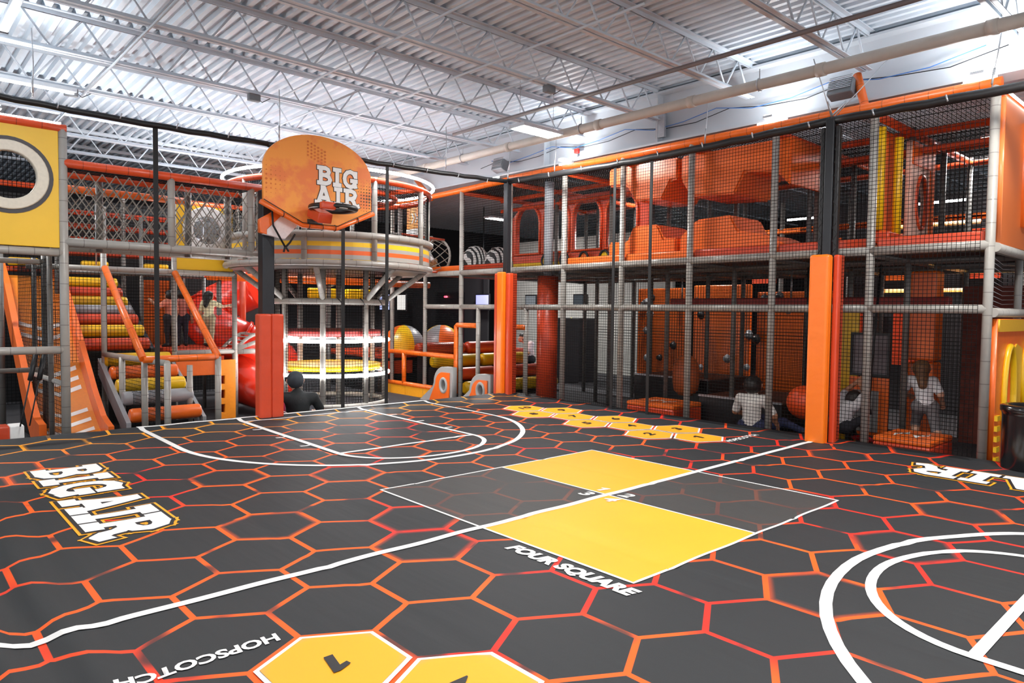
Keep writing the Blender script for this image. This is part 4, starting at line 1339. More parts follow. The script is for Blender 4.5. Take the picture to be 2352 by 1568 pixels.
wave('soft_wave_block', [(7.36, 2.63), (7.36, 2.98), (7.0, 2.96), (6.88, 3.2), (6.42, 3.19), (6.3, 2.97), (6.08, 2.97), (6.08, 2.63)], 8.76, 9.55, ORV, 'left orange soft hump block standing on the upper deck')
wave('soft_wave_block', [(6.02, 2.63), (6.02, 2.97), (5.74, 3.2), (5.2, 3.22), (5.08, 3.0), (4.7, 2.92), (4.3, 2.72), (4.3, 2.63)], 8.76, 9.6, ORV, 'right orange soft hump block with a ramp on the upper deck')
wave('soft_wave_block', [(7.38, 4.14), (7.38, 3.86), (7.02, 3.84), (6.85, 3.58), (6.35, 3.56), (6.2, 3.82), (6.08, 3.82), (6.08, 4.14)], 8.76, 9.7, ORV, 'left orange soft block hanging under the frame roof')
wave('soft_wave_block', [(6.02, 4.14), (6.02, 3.8), (5.85, 3.54), (5.15, 3.5), (5.0, 3.78), (4.55, 3.72), (4.36, 3.52), (4.34, 4.14)], 8.76, 9.75, ORV, 'right orange soft block hanging under the frame roof')
# ---- arched window wall
aw = thing('arched_wall', 'orange wall with arched openings on the upper deck left of the wave blocks', 'wall panel')
arch = lambda c, w_, z0, z1: [(c - w_ / 2, z0), (c + w_ / 2, z0)] + [(c + w_ / 2 * math.cos(a), z1 - w_ / 2 + w_ / 2 * math.sin(a)) for a in [math.pi * i / 12 for i in range(13)]]
outer = [(-10.95, 2.64), (-7.45, 2.64), (-7.45, 3.85), (-7.7, 4.05), (-10.6, 4.05), (-10.95, 3.75)]
panel('wall_board', outer, [arch(c, 0.72, 3.02, 4.0) for c in (-10.45, -9.65, -8.85, -8.02)], 0.08, MX(9.95), RDV, aw, 0.01)
for c in (-10.45, -9.65, -8.85, -8.02):
    pts = [(9.88, -p[0], p[1]) for p in arch(c, 0.72, 3.02, 4.0)]
    tube('arch_trim', pts, 0.028, RED, aw, 8, True)
box('base_band', (9.88, 9.2, 2.74), (0.04, 3.4, 0.2), YEL, aw)
for (y, mm) in ((9.86, YEL), (9.36, GRV), (8.86, ORV), (8.36, YEL)):
    tube('ring', [(9.83, y + 0.105 * math.cos(a), 2.86 + 0.12 * math.sin(a)) for a in [2 * math.pi * i / 24 for i in range(24)]], 0.022, BLK, aw, 8, True)
    panel('disc', ell(-y, 2.86, 0.09, 0.105, 20), [], 0.02, MX(9.85), mm, aw)
# ---- vertical yellow rollers and oval-hole panel in the right bay
vr = thing('upright_rollers', 'pair of upright yellow foam rollers in the right upper bay', 'rollers')
tube('roller', [(8.95, 3.34, 2.88), (8.95, 3.34, 4.1)], 0.062, YEL, vr, 16)
tube('roller', [(9.2, 3.22, 2.84), (9.2, 3.22, 4.0)], 0.05, YEL, vr, 16)
panel('orange_backing', [(9.05, 2.80), (9.6, 2.80), (9.6, 4.1), (9.05, 4.1)], [], 0.05, MY(3.38), ORV, vr)
box('base_pad', (9.15, 3.3, 2.78), (0.6, 0.25, 0.14), RDV, vr, bevel=0.02)
ov = thing('oval_hole_panel', 'pink and orange panel with an oval crawl hole in the right upper bay', 'panel')
PKP = mat('pink_print', S(244, 196, 178), 0.5, noise=0.12, nscale=5)
panel('board', [(9.55, 2.66), (10.35, 2.66), (10.35, 4.02), (9.55, 4.02)], [ell(9.92, 3.3, 0.2, 0.33, 32)], 0.06, MY(3.22), PKP, ov, 0.006)
panel('top_band', [(9.55, 3.74), (10.35, 3.74), (10.35, 4.02), (9.55, 4.02)], [], 0.02, MY(3.18), ORV, ov)
panel('edge_band', [(10.2, 2.66), (10.35, 2.66), (10.35, 3.74), (10.2, 3.74)], [], 0.02, MY(3.18), ORV, ov)
tube('hole_trim', [(9.92 + 0.2 * math.cos(a), 3.19, 3.3 + 0.33 * math.sin(a)) for a in [2 * math.pi * i / 32 for i in range(32)]], 0.03, RED, ov, 10, True)

# ---- far upper-deck pieces glimpsed through the nets
fc = thing('far_orange_climber', 'distant orange play frame with lit tubes seen through the upper nets', 'play frame')
for (y, z) in ((4.2, 3.6), (4.2, 3.2), (5.4, 3.6)):
    tube('tube', [(14.2, y - 2.2, z), (14.2, y + 2.6, z)], 0.06, ORANGE, fc, 10)
for y in (1.6, 3.0, 4.4, 5.8, 7.2):
    tube('post', [(14.2, y, 0), (14.2, y, 4.2)], 0.05, DGREY, fc, 10)
    box('wall_panel', (14.8, y + 0.7, 3.0), (0.06, 0.55, 0.9), ORV if int(y * 10) % 3 else RDV, fc)
    box('wall_panel', (14.9, y + 0.4, 1.5), (0.06, 0.8, 1.2), RDV if int(y * 10) % 3 else ORV, fc)
for (y, z) in ((3.6, 3.82), (5.9, 3.75)):
    tube('led_tube', [(13.6, y, z), (13.6, y + 0.9, z)], 0.02, LED, fc, 6)
tube('orange_led', [(13.4, 2.6, 2.3), (13.4, 4.9, 2.3)], 0.03, glow('led_orange', (1, 0.35, 0.06, 1), 4.0), fc, 6)
tube('orange_led', [(13.4, 3.4, 3.42), (13.4, 4.9, 3.42)], 0.035, glow('led_orange', (1, 0.35, 0.06, 1), 4.0), fc, 6)
tube('amber_strip', [(12.9, 0.4, 2.25), (12.9, 3.4, 2.25)], 0.022, glow('led_amber', (1, 0.5, 0.05, 1), 6.0), fc, 6)

# ---- ground level behind the net
t = thing('red_ramp', 'long dark red padded beam crossing the lower level', 'beam')
o = box('beam', (10.6, 5.2, 2.02), (0.16, 4.4, 0.2), mat('dark_red_vinyl', S(150, 36, 26), 0.45), t, bevel=0.02)
for y in (3.2, 5.2, 7.2):
    tube('hanger', [(10.6, y, 2.1), (10.6, y, 2.56)], 0.015, GSTEEL, t, 8)
cw = thing('climbing_wall', 'orange climbing wall with grey holds at the back of the lower level', 'climbing wall')
for (ya, yb, x, zt) in ((8.6, 9.9, 12.9, 2.4), (7.2, 8.5, 13.0, 2.45), (5.6, 7.1, 13.1, 2.3)):
    box('wall_section', (x, (ya + yb) / 2, zt / 2), (0.1, yb - ya, zt), ORV, cw, bevel=0.02)
random.seed(5)
for i in range(26):
    y, z = 5.7 + random.random() * 4.1, 0.5 + random.random() * 1.8
    tube('hold', [(12.86, y, z), (12.78, y + 0.02, z)], [0.07 + 0.05 * random.random(), 0.04], GRV if i % 3 else BLK, cw, 9)
for (x, y, lab) in ((9.35, 6.65, 'orange padded cube with printed arrows behind the black straps'), (9.1, 2.92, 'orange padded cube with printed arrows beside the running girl')):
    bx = thing('padded_cube', lab, 'padded cube', 'orange padded cubes', (x, y, 0))
    box('body', (0, 0, 0.19), (0.78, 0.62 if y < 4 else 0.9, 0.38), RDV, bx, bevel=0.025)
    box('top_pad', (0, 0, 0.41), (0.78, 0.62 if y < 4 else 0.9, 0.07), ORV, bx, bevel=0.02)
    for s in (-1, 1):
        pts = [(-0.22, 0.02 + s * 0.12), (0.0, 0.1 + s * 0.1), (-0.04, 0.0 + s * 0.12), (0.22, -0.02 + s * 0.12), (0.02, -0.06 + s * 0.1), (0.05, 0.03 + s * 0.12)]
        mesh_obj('arrow_print', [(p[0], p[1], 0.447) for p in pts], [tuple(range(6))], WHITE, bx)
b_ = thing('bouncy_ball', 'big orange ball hanging near the half-court post', 'ball', None, (9.7, 4.52, 0.62))
vv, ff = [], []
for i in range(13):
    a = -math.pi / 2 + math.pi * i / 12
    for j in range(24):
        q = 2 * math.pi * j / 24
        vv.append((0.24 * math.cos(a) * math.cos(q), 0.24 * math.cos(a) * math.sin(q), 0.24 * math.sin(a)))
for i in range(12):
    for j in range(24):
        ff.append((i * 24 + j, i * 24 + (j + 1) % 24, (i + 1) * 24 + (j + 1) % 24, (i + 1) * 24 + j))
mesh_obj('ball_skin', vv, ff, mat('ball_orange', S(226, 78, 30), 0.4), b_, True)
tube('rope', [(0, 0, 0.22), (0, 0, 1.9)], 0.012, BLK, b_, 6)
pb = thing('punch_bag', 'brown-orange teardrop bag hanging on a black strap in the lower level', 'punch bag', None, (10.4, 6.95, 0))
prof = [(0.0, 0.42), (0.12, 0.44), (0.2, 0.52), (0.23, 0.66), (0.23, 0.85), (0.2, 1.0), (0.13, 1.1), (0.04, 1.15), (0.0, 1.16)]
vv, ff = [], []
for (r_, z) in prof:
    for j in range(18):
        vv.append((r_ * math.cos(2 * math.pi * j / 18), r_ * math.sin(2 * math.pi * j / 18), z))
for i in range(len(prof) - 1):
    for j in range(18):
        ff.append((i * 18 + j, i * 18 + (j + 1) % 18, (i + 1) * 18 + (j + 1) % 18, (i + 1) * 18 + j))
mesh_obj('bag', vv, ff, mat('brown_orange_vinyl', S(190, 92, 44), 0.5, bump=0.2, bscale=8), pb, True)
tube('strap', [(0, 0, 1.14), (0, 0, 2.55)], 0.02, BLK, pb, 6)
# padded orange pillar, yellow and mesh panels, low black platforms
t = thing('padded_pillar', 'square orange padded pillar behind the running girl', 'pillar', None, (10.7, 3.32, 0))
for z in (0.62, 1.86):
    box('pad_section', (0, 0, z), (0.34, 0.32, 1.22), ORV, t, bevel=0.03)
t = thing('yellow_panel', 'tall narrow yellow panel behind the half-court post', 'panel', None, (10.5, 4.3, 0))
box('board', (0, 0, 1.2), (0.05, 0.36, 1.5), YEL, t, bevel=0.01)
box('foot', (0, 0, 0.225), (0.2, 0.3, 0.45), YEL, t, bevel=0.01)
t = thing('mesh_screen', 'dark mesh screen above an orange and yellow board beside the padded pillar', 'screen', None, (10.2, 3.85, 0))
panel('frame', [(-0.26, 1.02), (0.26, 1.02), (0.26, 1.62), (-0.26, 1.62)], [[(-0.23, 1.05), (0.23, 1.05), (0.23, 1.59), (-0.23, 1.59)]], 0.03, MX(0), BLK, t)
panel('mesh', [(-0.24, 1.04), (0.24, 1.04), (0.24, 1.6), (-0.24, 1.6)], [], 0.005, MX(0.01), mat('grey_mesh', S(116, 108, 112), 0.8), t)
panel('board', [(-0.26, 0.2), (0.26, 0.2), (0.26, 1.0), (-0.26, 1.0)], [], 0.04, MX(0), ORV, t)
panel('white_field', [(-0.2, 0.25), (0.14, 0.25), (0.14, 0.82), (-0.2, 0.82)], [], 0.01, MX(-0.03), LGV, t)
for s_ in (-0.24, 0.24):
    box('foot', (0, s_, 0.1), (0.2, 0.04, 0.22), BLK, t)
for (x, y, dx, dy, h_, lab) in ((10.6, 5.6, 1.6, 1.4, 0.55, 'low black platform behind the seated child'), (11.4, 7.5, 1.4, 1.6, 0.7, 'low black platform in front of the climbing wall')):
    bx = thing('platform', lab, 'platform', None, (x, y, 0))
    box('body', (0, 0, h_ / 2), (dx, dy, h_), BLK, bx, bevel=0.02)
    box('edge_rail', (-dx / 2, 0, h_), (0.03, dy, 0.03), GSTEEL, bx)
# low sill in front of the bays
tag(box('floor_sill', (8.72, 5.2, 0.10), (0.16, 6.2, 0.2), RDV, None, bevel=0.03), 'low orange padded sill along the foot of the right frame', 'sill')
# dark back partition with bricks-coloured print
pt = thing('back_partition', 'dark brick-red partition wall behind the right lower bays', 'partition', None, (0, 0, 0))
box('board', (11.9, 1.9, 1.15), (0.06, 2.6, 2.3), mat('brick_red_print', S(112, 52, 40), 0.7, noise=0.3, nscale=9), pt)
box('board', (15.2, 3.9, 2.1), (0.06, 6.4, 4.2), DARK, pt)
box('board', (15.1, 20.0, 1.5), (0.06, 4.4, 3.0), DARK, pt)
tc_ = thing('trash_can', 'black round trash can with open rim at the right edge', 'trash can', None, (8.32, 1.62, 0))
prof = [(0.0, 0.02), (0.22, 0.02), (0.24, 0.1), (0.245, 0.9), (0.25, 0.93), (0.262, 0.94), (0.262, 0.99), (0.22, 1.005), (0.17, 0.985), (0.165, 0.6), (0.0, 0.55)]
vv, ff = [], []
for (r_, z) in prof:
    for j in range(32):
        vv.append((r_ * math.cos(2 * math.pi * j / 32), r_ * math.sin(2 * math.pi * j / 32), z))
for i in range(len(prof) - 1):
    for j in range(32):
        ff.append((i * 32 + j, i * 32 + (j + 1) % 32, (i + 1) * 32 + (j + 1) % 32, (i + 1) * 32 + j))
mesh_obj('can_body', vv, ff, mat('gloss_black_plastic', S(16, 16, 18), 0.18, noise=0, coat=0.5), tc_, True)

# ================================================================== far corner entrance
er = thing('entrance_railing', 'bright orange tube railing at the far corner entrance', 'railing')
tube('rail', [(FX - 0.02, 14.2, 0.93), (FX - 0.02, 11.15, 0.93)], 0.05, ORANGE, er, 14)
tube('rail', [(FX - 0.02, 14.2, 0.24), (FX - 0.02, 11.9, 0.24)], 0.05, ORANGE, er, 14)
tube('post', [(FX - 0.02, 12.98, 0.2), (FX - 0.02, 12.98, 0.93)], 0.05, ORANGE, er, 14)
tube('post', [(FX - 0.02, 11.12, 0.2), (FX - 0.02, 11.12, 1.55), (FX - 0.02, 11.09, 1.57), (FX - 0.02, 10.5, 1.57)], 0.05, ORANGE, er, 14)
tube('post', [(FX - 0.02, 9.42, 0.2), (FX - 0.02, 9.42, 1.55), (FX - 0.02, 9.39, 1.57), (FX - 0.02, 9.1, 1.57)], 0.05, ORANGE, er, 14)
tube('grey_post', [(FX, 10.46, 0), (FX, 10.46, 1.93)], 0.044, GREY, er, 12)
tube('grey_post', [(FX, 9.12, 0), (FX, 9.12, 1.93)], 0.044, GREY, er, 12)
for (ya, yb) in ((14.2, 12.9), (12.9, 11.75)):
    box('yellow_board', (FX - 0.02, (ya + yb) / 2, 0.1), (0.05, abs(ya - yb) - 0.01, 0.2), mat('amber_board', S(250, 168, 36), 0.4), er)
for (off, zt, lab) in ((0.0, 0.72, 'grey and orange cut-out side panel with round hole left of the entrance'), (-1.16, 0.66, 'grey and orange cut-out side panel with round hole right of the entrance')):
    sp2 = thing('cutout_board', lab, 'cutout board', 'entrance side boards', (0, off, 0))
    # local x is -Y, so larger x is nearer the right
    o_ = [(-12.1, 0.0), (-11.02, 0.0), (-11.02, zt), (-11.3, zt)] + [(-11.3 - 0.32 * math.sin(a), zt - 0.32 + 0.32 * math.cos(a)) for a in [math.pi / 2 * i / 8 for i in range(1, 9)]] + [(-11.66, 0.3)]
    hole = ell(-11.27, 0.36, 0.085, 0.11, 24)
    panel('body', o_, [hole], 0.10, MX(FX - 0.14), LGV, sp2, 0.012)
    i_ = [(-11.75, 0.02), (-11.08, 0.02), (-11.08, zt - 0.1), (-11.3, zt - 0.1)] + [(-11.3 - 0.24 * math.sin(a), zt - 0.34 + 0.24 * math.cos(a)) for a in [math.pi / 2 * i / 8 for i in range(1, 9)]]
    panel('orange_inset', i_, [ell(-11.27, 0.36, 0.13, 0.16, 24)], 0.02, MX(FX - 0.215), ORV, sp2)
    tube('hole_rim', [(FX - 0.21, 11.27 + 0.105 * math.cos(a), 0.36 + 0.135 * math.sin(a)) for a in [2 * math.pi * i / 28 for i in range(28)]], 0.035, LGV, sp2, 10, True)

# soft log steps
lg = thing('log_steps', 'wide steps of orange and yellow soft logs beyond the entrance', 'steps')
for i, (y, z, mm) in enumerate(((13.1, 0.98, RDV), (12.65, 0.72, YEL), (12.2, 0.46, RDV), (11.75, 0.2, YEL))):
    for (x0, x1) in ((9.0, 10.35), (10.4, 11.8)):
        xx0, xx1 = x0 + i * 0.1, x1 + i * 0.1
        tube('log', [(q, y, z) for q in (xx0, xx0 + 0.03, xx0 + 0.09, xx1 - 0.09, xx1 - 0.03, xx1)], [0.08, 0.125, 0.145, 0.145, 0.125, 0.08], mm, lg, 18)
for i, (y, z) in enumerate(((13.1, 0.83), (12.65, 0.57), (12.2, 0.31), (11.75, 0.055))):
    box('step_base', (10.6, y + 0.1, z / 2), (2.8, 0.3, z), BLK, lg)
pl = thing('soft_platform', 'raised red padded platform carrying the striped domes', 'platform')
box('pad', (10.6, 14.8, 0.82), (4.6, 2.4, 0.12), RDV, pl, bevel=0.03)
box('skirt', (10.6, 14.8, 0.38), (4.5, 2.3, 0.76), BLK, pl)
for i in range(4):
    box('stripe_pad', (8.8 + i * 1.1, 13.62, 0.55), (0.9, 0.04, 0.3), RDV, pl, bevel=0.01)
for (x, y, rot, lab) in ((9.92, 15.0, 0.2, 'left striped soft dome in grey, orange and yellow'), (11.1, 15.0, 1.6, 'right striped soft dome in grey, orange and yellow')):
    dm = thing('striped_dome', lab, 'dome', 'striped soft domes', (x, y, 0.88))
    for k, mm in enumerate((YEL, GRV, ORV, YEL, GRV, ORV)):
        a0 = rot + 3.4 + k * math.pi / 3
        vv, ff = [], []
        for i in range(9):
            e = math.pi / 2 * i / 8
            for j in range(7):
                q = a0 + math.pi / 3 * j / 6
                vv.append((0.55 * math.cos(e) * math.cos(q), 0.55 * math.cos(e) * math.sin(q), 0.6 * math.sin(e)))
        for i in range(8):
            for j in range(6):
                ff.append((i * 7 + j, i * 7 + j + 1, (i + 1) * 7 + j + 1, (i + 1) * 7 + j))
        mesh_obj('gore', vv, ff, mm, dm, True)
# deck sign with chevrons
sg = thing('chevron_sign', 'orange and white sign with white chevrons beside the tower top', 'sign', None, (0, 0, 0))
panel('board', [(-13.1, 3.42), (-12.6, 3.42), (-12.6, 4.08), (-13.1, 4.08)], [], 0.04, MX(8.75), OPRINT, sg)
panel('white_base', [(-13.1, 3.42), (-12.6, 3.42), (-12.6, 3.62), (-13.1, 3.62)], [], 0.01, MX(8.725), WHITE, sg)
for k in (0, 0.12):
    panel('chevron', [(-12.92 + k, 3.74), (-12.88 + k, 3.74), (-12.8 + k, 3.85), (-12.88 + k, 3.96), (-12.92 + k, 3.96), (-12.84 + k, 3.85)], [], 0.01, MX(8.725), WHITE, sg)
tube('mount_post', [(8.78, 12.22, 3.4), (8.78, 13.1, 3.4)], 0.03, GREY, sg, 10)
# zebra-striped soft cones on the upper deck
ZEB = mat('zebra_print', S(220, 218, 214), 0.5, noise=0)
nt = ZEB.node_tree
wv = nt.nodes.new('ShaderNodeTexWave'); wv.inputs['Scale'].default_value = 4.2; wv.inputs['Distortion'].default_value = 4.0
tcz = nt.nodes.new('ShaderNodeTexCoord'); nt.links.new(tcz.outputs['Object'], wv.inputs['Vector'])
rz = nt.nodes.new('ShaderNodeValToRGB'); rz.color_ramp.interpolation = 'CONSTANT'
rz.color_ramp.elements[0].color = S(30, 30, 32); rz.color_ramp.elements[1].position = 0.45; rz.color_ramp.elements[1].color = S(226, 224, 220)
nt.links.new(wv.outputs['Fac'], rz.inputs[0]); nt.links.new(rz.outputs[0], nt.nodes['Principled BSDF'].inputs['Base Color'])
for (x, y, h_, lab) in ((9.1, 11.15, 0.55, 'left zebra-striped soft bump on the upper deck'), (9.2, 10.55, 0.5, 'right zebra-striped soft bump on the upper deck')):
    prof = [(0.3, 0), (0.29, h_ * 0.4), (0.24, h_ * 0.72), (0.14, h_ * 0.94), (0.0, h_)]
    vv, ff = [], []
    for (r_, z) in prof:
        for j in range(20):
            vv.append((r_ * math.cos(2 * math.pi * j / 20), r_ * math.sin(2 * math.pi * j / 20), z))
    for i in range(len(prof) - 1):
        for j in range(20):
            ff.append((i * 20 + j, i * 20 + (j + 1) % 20, (i + 1) * 20 + (j + 1) % 20, (i + 1) * 20 + j))
    o = mesh_obj('zebra_bump', vv, ff, ZEB, None, True); o.location = (x, y, 2.63)
    tag(o, lab, 'soft bump', 'zebra soft bumps')

# uplights on the frame roofs
for (x, y, z), lab in zip(UPL, ('on the right frame above the orange column', 'on the right frame left of the half-court post', 'on the right frame at its near end', 'on top of the yellow panel frame', 'behind the rope walkway', 'behind the red spiral slide', 'deep on the right frame roof, near one', 'deep on the right frame roof, far one')):
    t = thing('floodlight', 'small white floodlight ' + lab, 'floodlight', 'roof floodlights', (x, y, z))
    box('housing', (0, 0, -0.01), (0.26, 0.12, 0.03), WSTEEL, t)
    box('lens', (0, 0, 0.01), (0.24, 0.1, 0.012), LED, t)
    tube('bracket', [(0, 0, -0.02), (0, 0, -0.1 if z > 4 else -1.1)], 0.01, GSTEEL, t, 8)

# ================================================================== far hall: arcade machines and screens
CAB = mat('cabinet_black', S(30, 28, 32), 0.4)
for i, (x, y, rz_, scr, lab) in enumerate(((13.6, 12.8, -0.75, (0.1, 0.5, 1.0, 1), 'black arcade cabinet with a blue screen behind the orange column'), (14.2, 12.75, -0.75, (1.0, 0.8, 0.05, 1), 'arcade cabinet with yellow neon frame behind the orange column'))):
    t = thing('arcade_cabinet', lab, 'arcade machine', None, (x, y, 0))
    t.rotation_euler = (0, 0, rz_)
    box('body', (0, 0, 0.85), (0.6, 0.6, 1.7), CAB, t, bevel=0.02)
    box('screen', (-0.31, 0, 1.1), (0.02, 0.44, 0.36), glow('screen_%d' % i, scr, 2.2), t)
    if i:
        for s_ in (-0.27, 0.27):
            tube('neon_tube', [(-0.32, s_, 0.4), (-0.32, s_, 1.7)], 0.022, glow('neon_yellow', (1, 0.85, 0.1, 1), 5.0), t, 8)
        tube('neon_arch', [(-0.33, 0.2 * math.cos(a), 0.45 + 0.22 * math.sin(a)) for a in [math.pi * q / 10 for q in range(11)]], 0.02, glow('neon_cream', (1, 0.9, 0.6, 1), 5.0), t, 8)
wl = structure(box('wall_far_pale', (16.4, 14.6, 2.1), (0.1, 6.4, 4.2), PALEW))
for i, (x, y, z, w_, h_, c_, lab) in enumerate(((16.3, 14.8, 2.2, 0.55, 0.45, S(40, 44, 48), 'small dark wall screen right of the orange column'), (16.3, 17.0, 2.2, 0.55, 0.45, S(80, 84, 88), 'small grey wall screen left of the orange column'))):
    t = thing('wall_screen', lab, 'screen', None, (x, y, z))
    box('bezel', (0, 0, 0), (0.06, w_, h_), CAB, t, bevel=0.01)
    box('display', (-0.035, 0, 0), (0.01, w_ * 0.85, h_ * 0.8), mat('display_%d' % i, c_, 0.2, noise=0.2, emis=c_, estr=1.2), t)
for i, (x, y, z, w_, h_, c_, lab) in enumerate(((12.0, 19.2, 2.1, 0.62, 0.55, (0.35, 0.45, 0.9, 1), 'pale blue lit screen left of the tower leg gap'), (12.5, 19.0, 2.1, 0.5, 0.55, (0.8, 0.75, 0.7, 1), 'white lit poster screen in the far hall'), (14.9, 17.85, 2.15, 0.7, 0.55, (0.06, 0.1, 0.75, 1), 'blue menu screen in the far hall'))):
    t = thing('hall_screen', lab, 'screen', None, (x, y, z))
    box('bezel', (0, 0, 0), (0.06, w_, h_), CAB, t, bevel=0.01)
    box('display', (-0.035, 0, 0), (0.01, w_ * 0.9, h_ * 0.85), glow('hall_display_%d' % i, c_, 0.9), t)
    tube('mount_pole', [(0, 0, h_ / 2), (0, 0, ZD - z)], 0.02, BSTEEL, t, 8)
RN = glow('neon_red', (1, 0.05, 0.1, 1), 4.0)
t = thing('red_neon_outline', 'red neon outline sign in the dark far hall', 'neon sign')
tube('neon_tube', [(15.0, 20.3, 2.0), (15.0, 19.3, 2.0), (15.0, 19.2, 1.95), (15.0, 19.2, 0.8)], 0.016, RN, t, 6)
tube('neon_tube', [(15.0, 20.1, 2.35), (15.0, 19.95, 2.35)], 0.03, RN, t, 6)
box('backing_board', (15.04, 19.8, 1.25), (0.03, 1.6, 2.5), CAB, t)

# alarm strobe and junction boxes on the steel
t = thing('alarm_strobe', 'small red and white alarm strobe on the girder above the net', 'alarm', None, (8.98, 8.35, 4.58))
box('base', (0, 0, 0), (0.06, 0.12, 0.12), WHITE, t, bevel=0.01)
box('red_lens', (-0.04, -0.1, 0.02), (0.06, 0.1, 0.08), mat('red_lens', S(224, 40, 34), 0.3), t, bevel=0.015)
for (x, y, lab) in ((2.05, 11.27, 'grey junction box on the joist above the rope walkway'), (3.95, 9.72, 'grey junction box on the joist left of the backboard top'), (6.6, 6.6, 'grey junction box on the joist near the bright lamp')):
    t = thing('junction_box', lab, 'junction box', 'ceiling junction boxes', (x, y, ZB - 0.03))
    box('case', (0, 0, 0), (0.16, 0.09, 0.09), SPK, t, bevel=0.008)
    tube('cable_drop', [(0.06, 0.03, 0.03), (0.14, 0.06, -0.02), (0.25, 0.02, 0.05)], 0.006, BLK, t, 6)
# ================================================================== people


def surface_net(prims, vox, cut=None, k=0.03):
    """prims: (a, b, ra, rb, zone) round cones; smooth union -> one continuous mesh"""
    lo = np.min([np.minimum(np.array(p[0]), np.array(p[1])) - max(p[2], p[3]) for p in prims], axis=0) - 3 * vox
    hi = np.max([np.maximum(np.array(p[0]), np.array(p[1])) + max(p[2], p[3]) for p in prims], axis=0) + 3 * vox
    n = np.ceil((hi - lo) / vox).astype(int) + 1
    ax = [lo[i] + vox * np.arange(n[i]) for i in range(3)]
    G = np.stack(np.meshgrid(*ax, indexing='ij'), -1).astype(np.float32)
    D = np.full(G.shape[:3], 1e3, np.float32)

    def dist(P, p):
        a, b_ = np.array(p[0], np.float32), np.array(p[1], np.float32)
        ab = b_ - a
        L = float(ab @ ab)
        if L < 1e-9:
            return np.linalg.norm(P - a, axis=-1) - p[2]
        t = np.clip(((P - a) @ ab) / L, 0, 1)
        return np.linalg.norm(P - a - t[..., None] * ab, axis=-1) - (p[2] + t * (p[3] - p[2]))
    for p in prims:
        r_ = max(p[2], p[3]) + 0.08
        l0 = np.minimum(p[0], p[1]) - r_; h0 = np.maximum(p[0], p[1]) + r_
        i0 = np.clip(((l0 - lo) / vox).astype(int), 0, n - 1); i1 = np.clip(((h0 - lo) / vox).astype(int) + 2, 1, n)
        sl_ = tuple(slice(i0[q], i1[q]) for q in range(3))
        d = dist(G[sl_], p)
        kk = min(k, 0.9 * min(p[2], p[3])) + 1e-4
        c = D[sl_]
        h = np.clip(0.5 + 0.5 * (c - d) / kk, 0, 1)
        D[sl_] = c * (1 - h) + d * h - kk * h * (1 - h)
    if cut is not None:
        D = np.maximum(D, cut(G))
    ins = D < 0
    cnt = np.zeros(tuple(n - 1), np.float32); acc = np.zeros(tuple(n - 1) + (3,), np.float32)
    corners = [(i, j, q) for i in (0, 1) for j in (0, 1) for q in (0, 1)]
    sub = lambda A, c: A[c[0]:n[0] - 1 + c[0], c[1]:n[1] - 1 + c[1], c[2]:n[2] - 1 + c[2]]
    for c in corners:
        for axn in range(3):
            if c[axn]:
                continue
            c2 = list(c); c2[axn] = 1
            d0, d1 = sub(D, c), sub(D, c2)
            m_ = (d0 < 0) != (d1 < 0)
            t = np.where(m_, d0 / np.where(m_, d0 - d1, 1), 0)
            P = sub(G, c).copy(); P[..., axn] += t * vox
            cnt += m_; acc += P * m_[..., None]
    act = cnt > 0
    idx = -np.ones(tuple(n - 1), int); idx[act] = np.arange(act.sum())
    V = acc[act] / cnt[act][:, None]
    F = []
    for axn in range(3):
        o1, o2 = [q for q in range(3) if q != axn]
        s0 = [slice(None)] * 3; s1 = [slice(None)] * 3
        s0[axn] = slice(0, n[axn] - 1); s1[axn] = slice(1, n[axn])
        m_ = ins[tuple(s0)] != ins[tuple(s1)]
        for p in np.argwhere(m_):
            if p[o1] == 0 or p[o2] == 0 or p[o1] >= n[o1] - 1 or p[o2] >= n[o2] - 1:
                continue
            q = []
            for da, db in ((-1, -1), (0, -1), (0, 0), (-1, 0)):
                c = p.copy(); c[o1] += da; c[o2] += db
                q.append(idx[tuple(c)])
            if min(q) < 0:
                continue
            fl_ = ins[tuple(p)]
            if axn == 1:
                fl_ = not fl_
            F.append(q if fl_ else q[::-1])
    zs = np.stack([dist(V, p) - 0.004 * (p[4] != 0) for p in prims], 0).argmin(0)
    zone = np.array([p[4] for p in prims])[zs]
    return V, F, zone


BASEJ = dict(pelvis=(0, 0, .53), chest=(0, 0.0, .72), neck=(0, 0, .815), head=(0, .012, .905),
             shL=(-.105, 0, .785), shR=(.105, 0, .785), elL=(-.15, -.01, .63), elR=(.15, -.01, .63), wrL=(-.16, .03, .49), wrR=(.16, .03, .49),
             hiL=(-.055, 0, .51), hiR=(.055, 0, .51), knL=(-.06, .01, .28), knR=(.06, .01, .28), anL=(-.06, 0, .05), anR=(.06, 0, .05), toL=(-.065, .085, .018), toR=(.065, .085, .018))


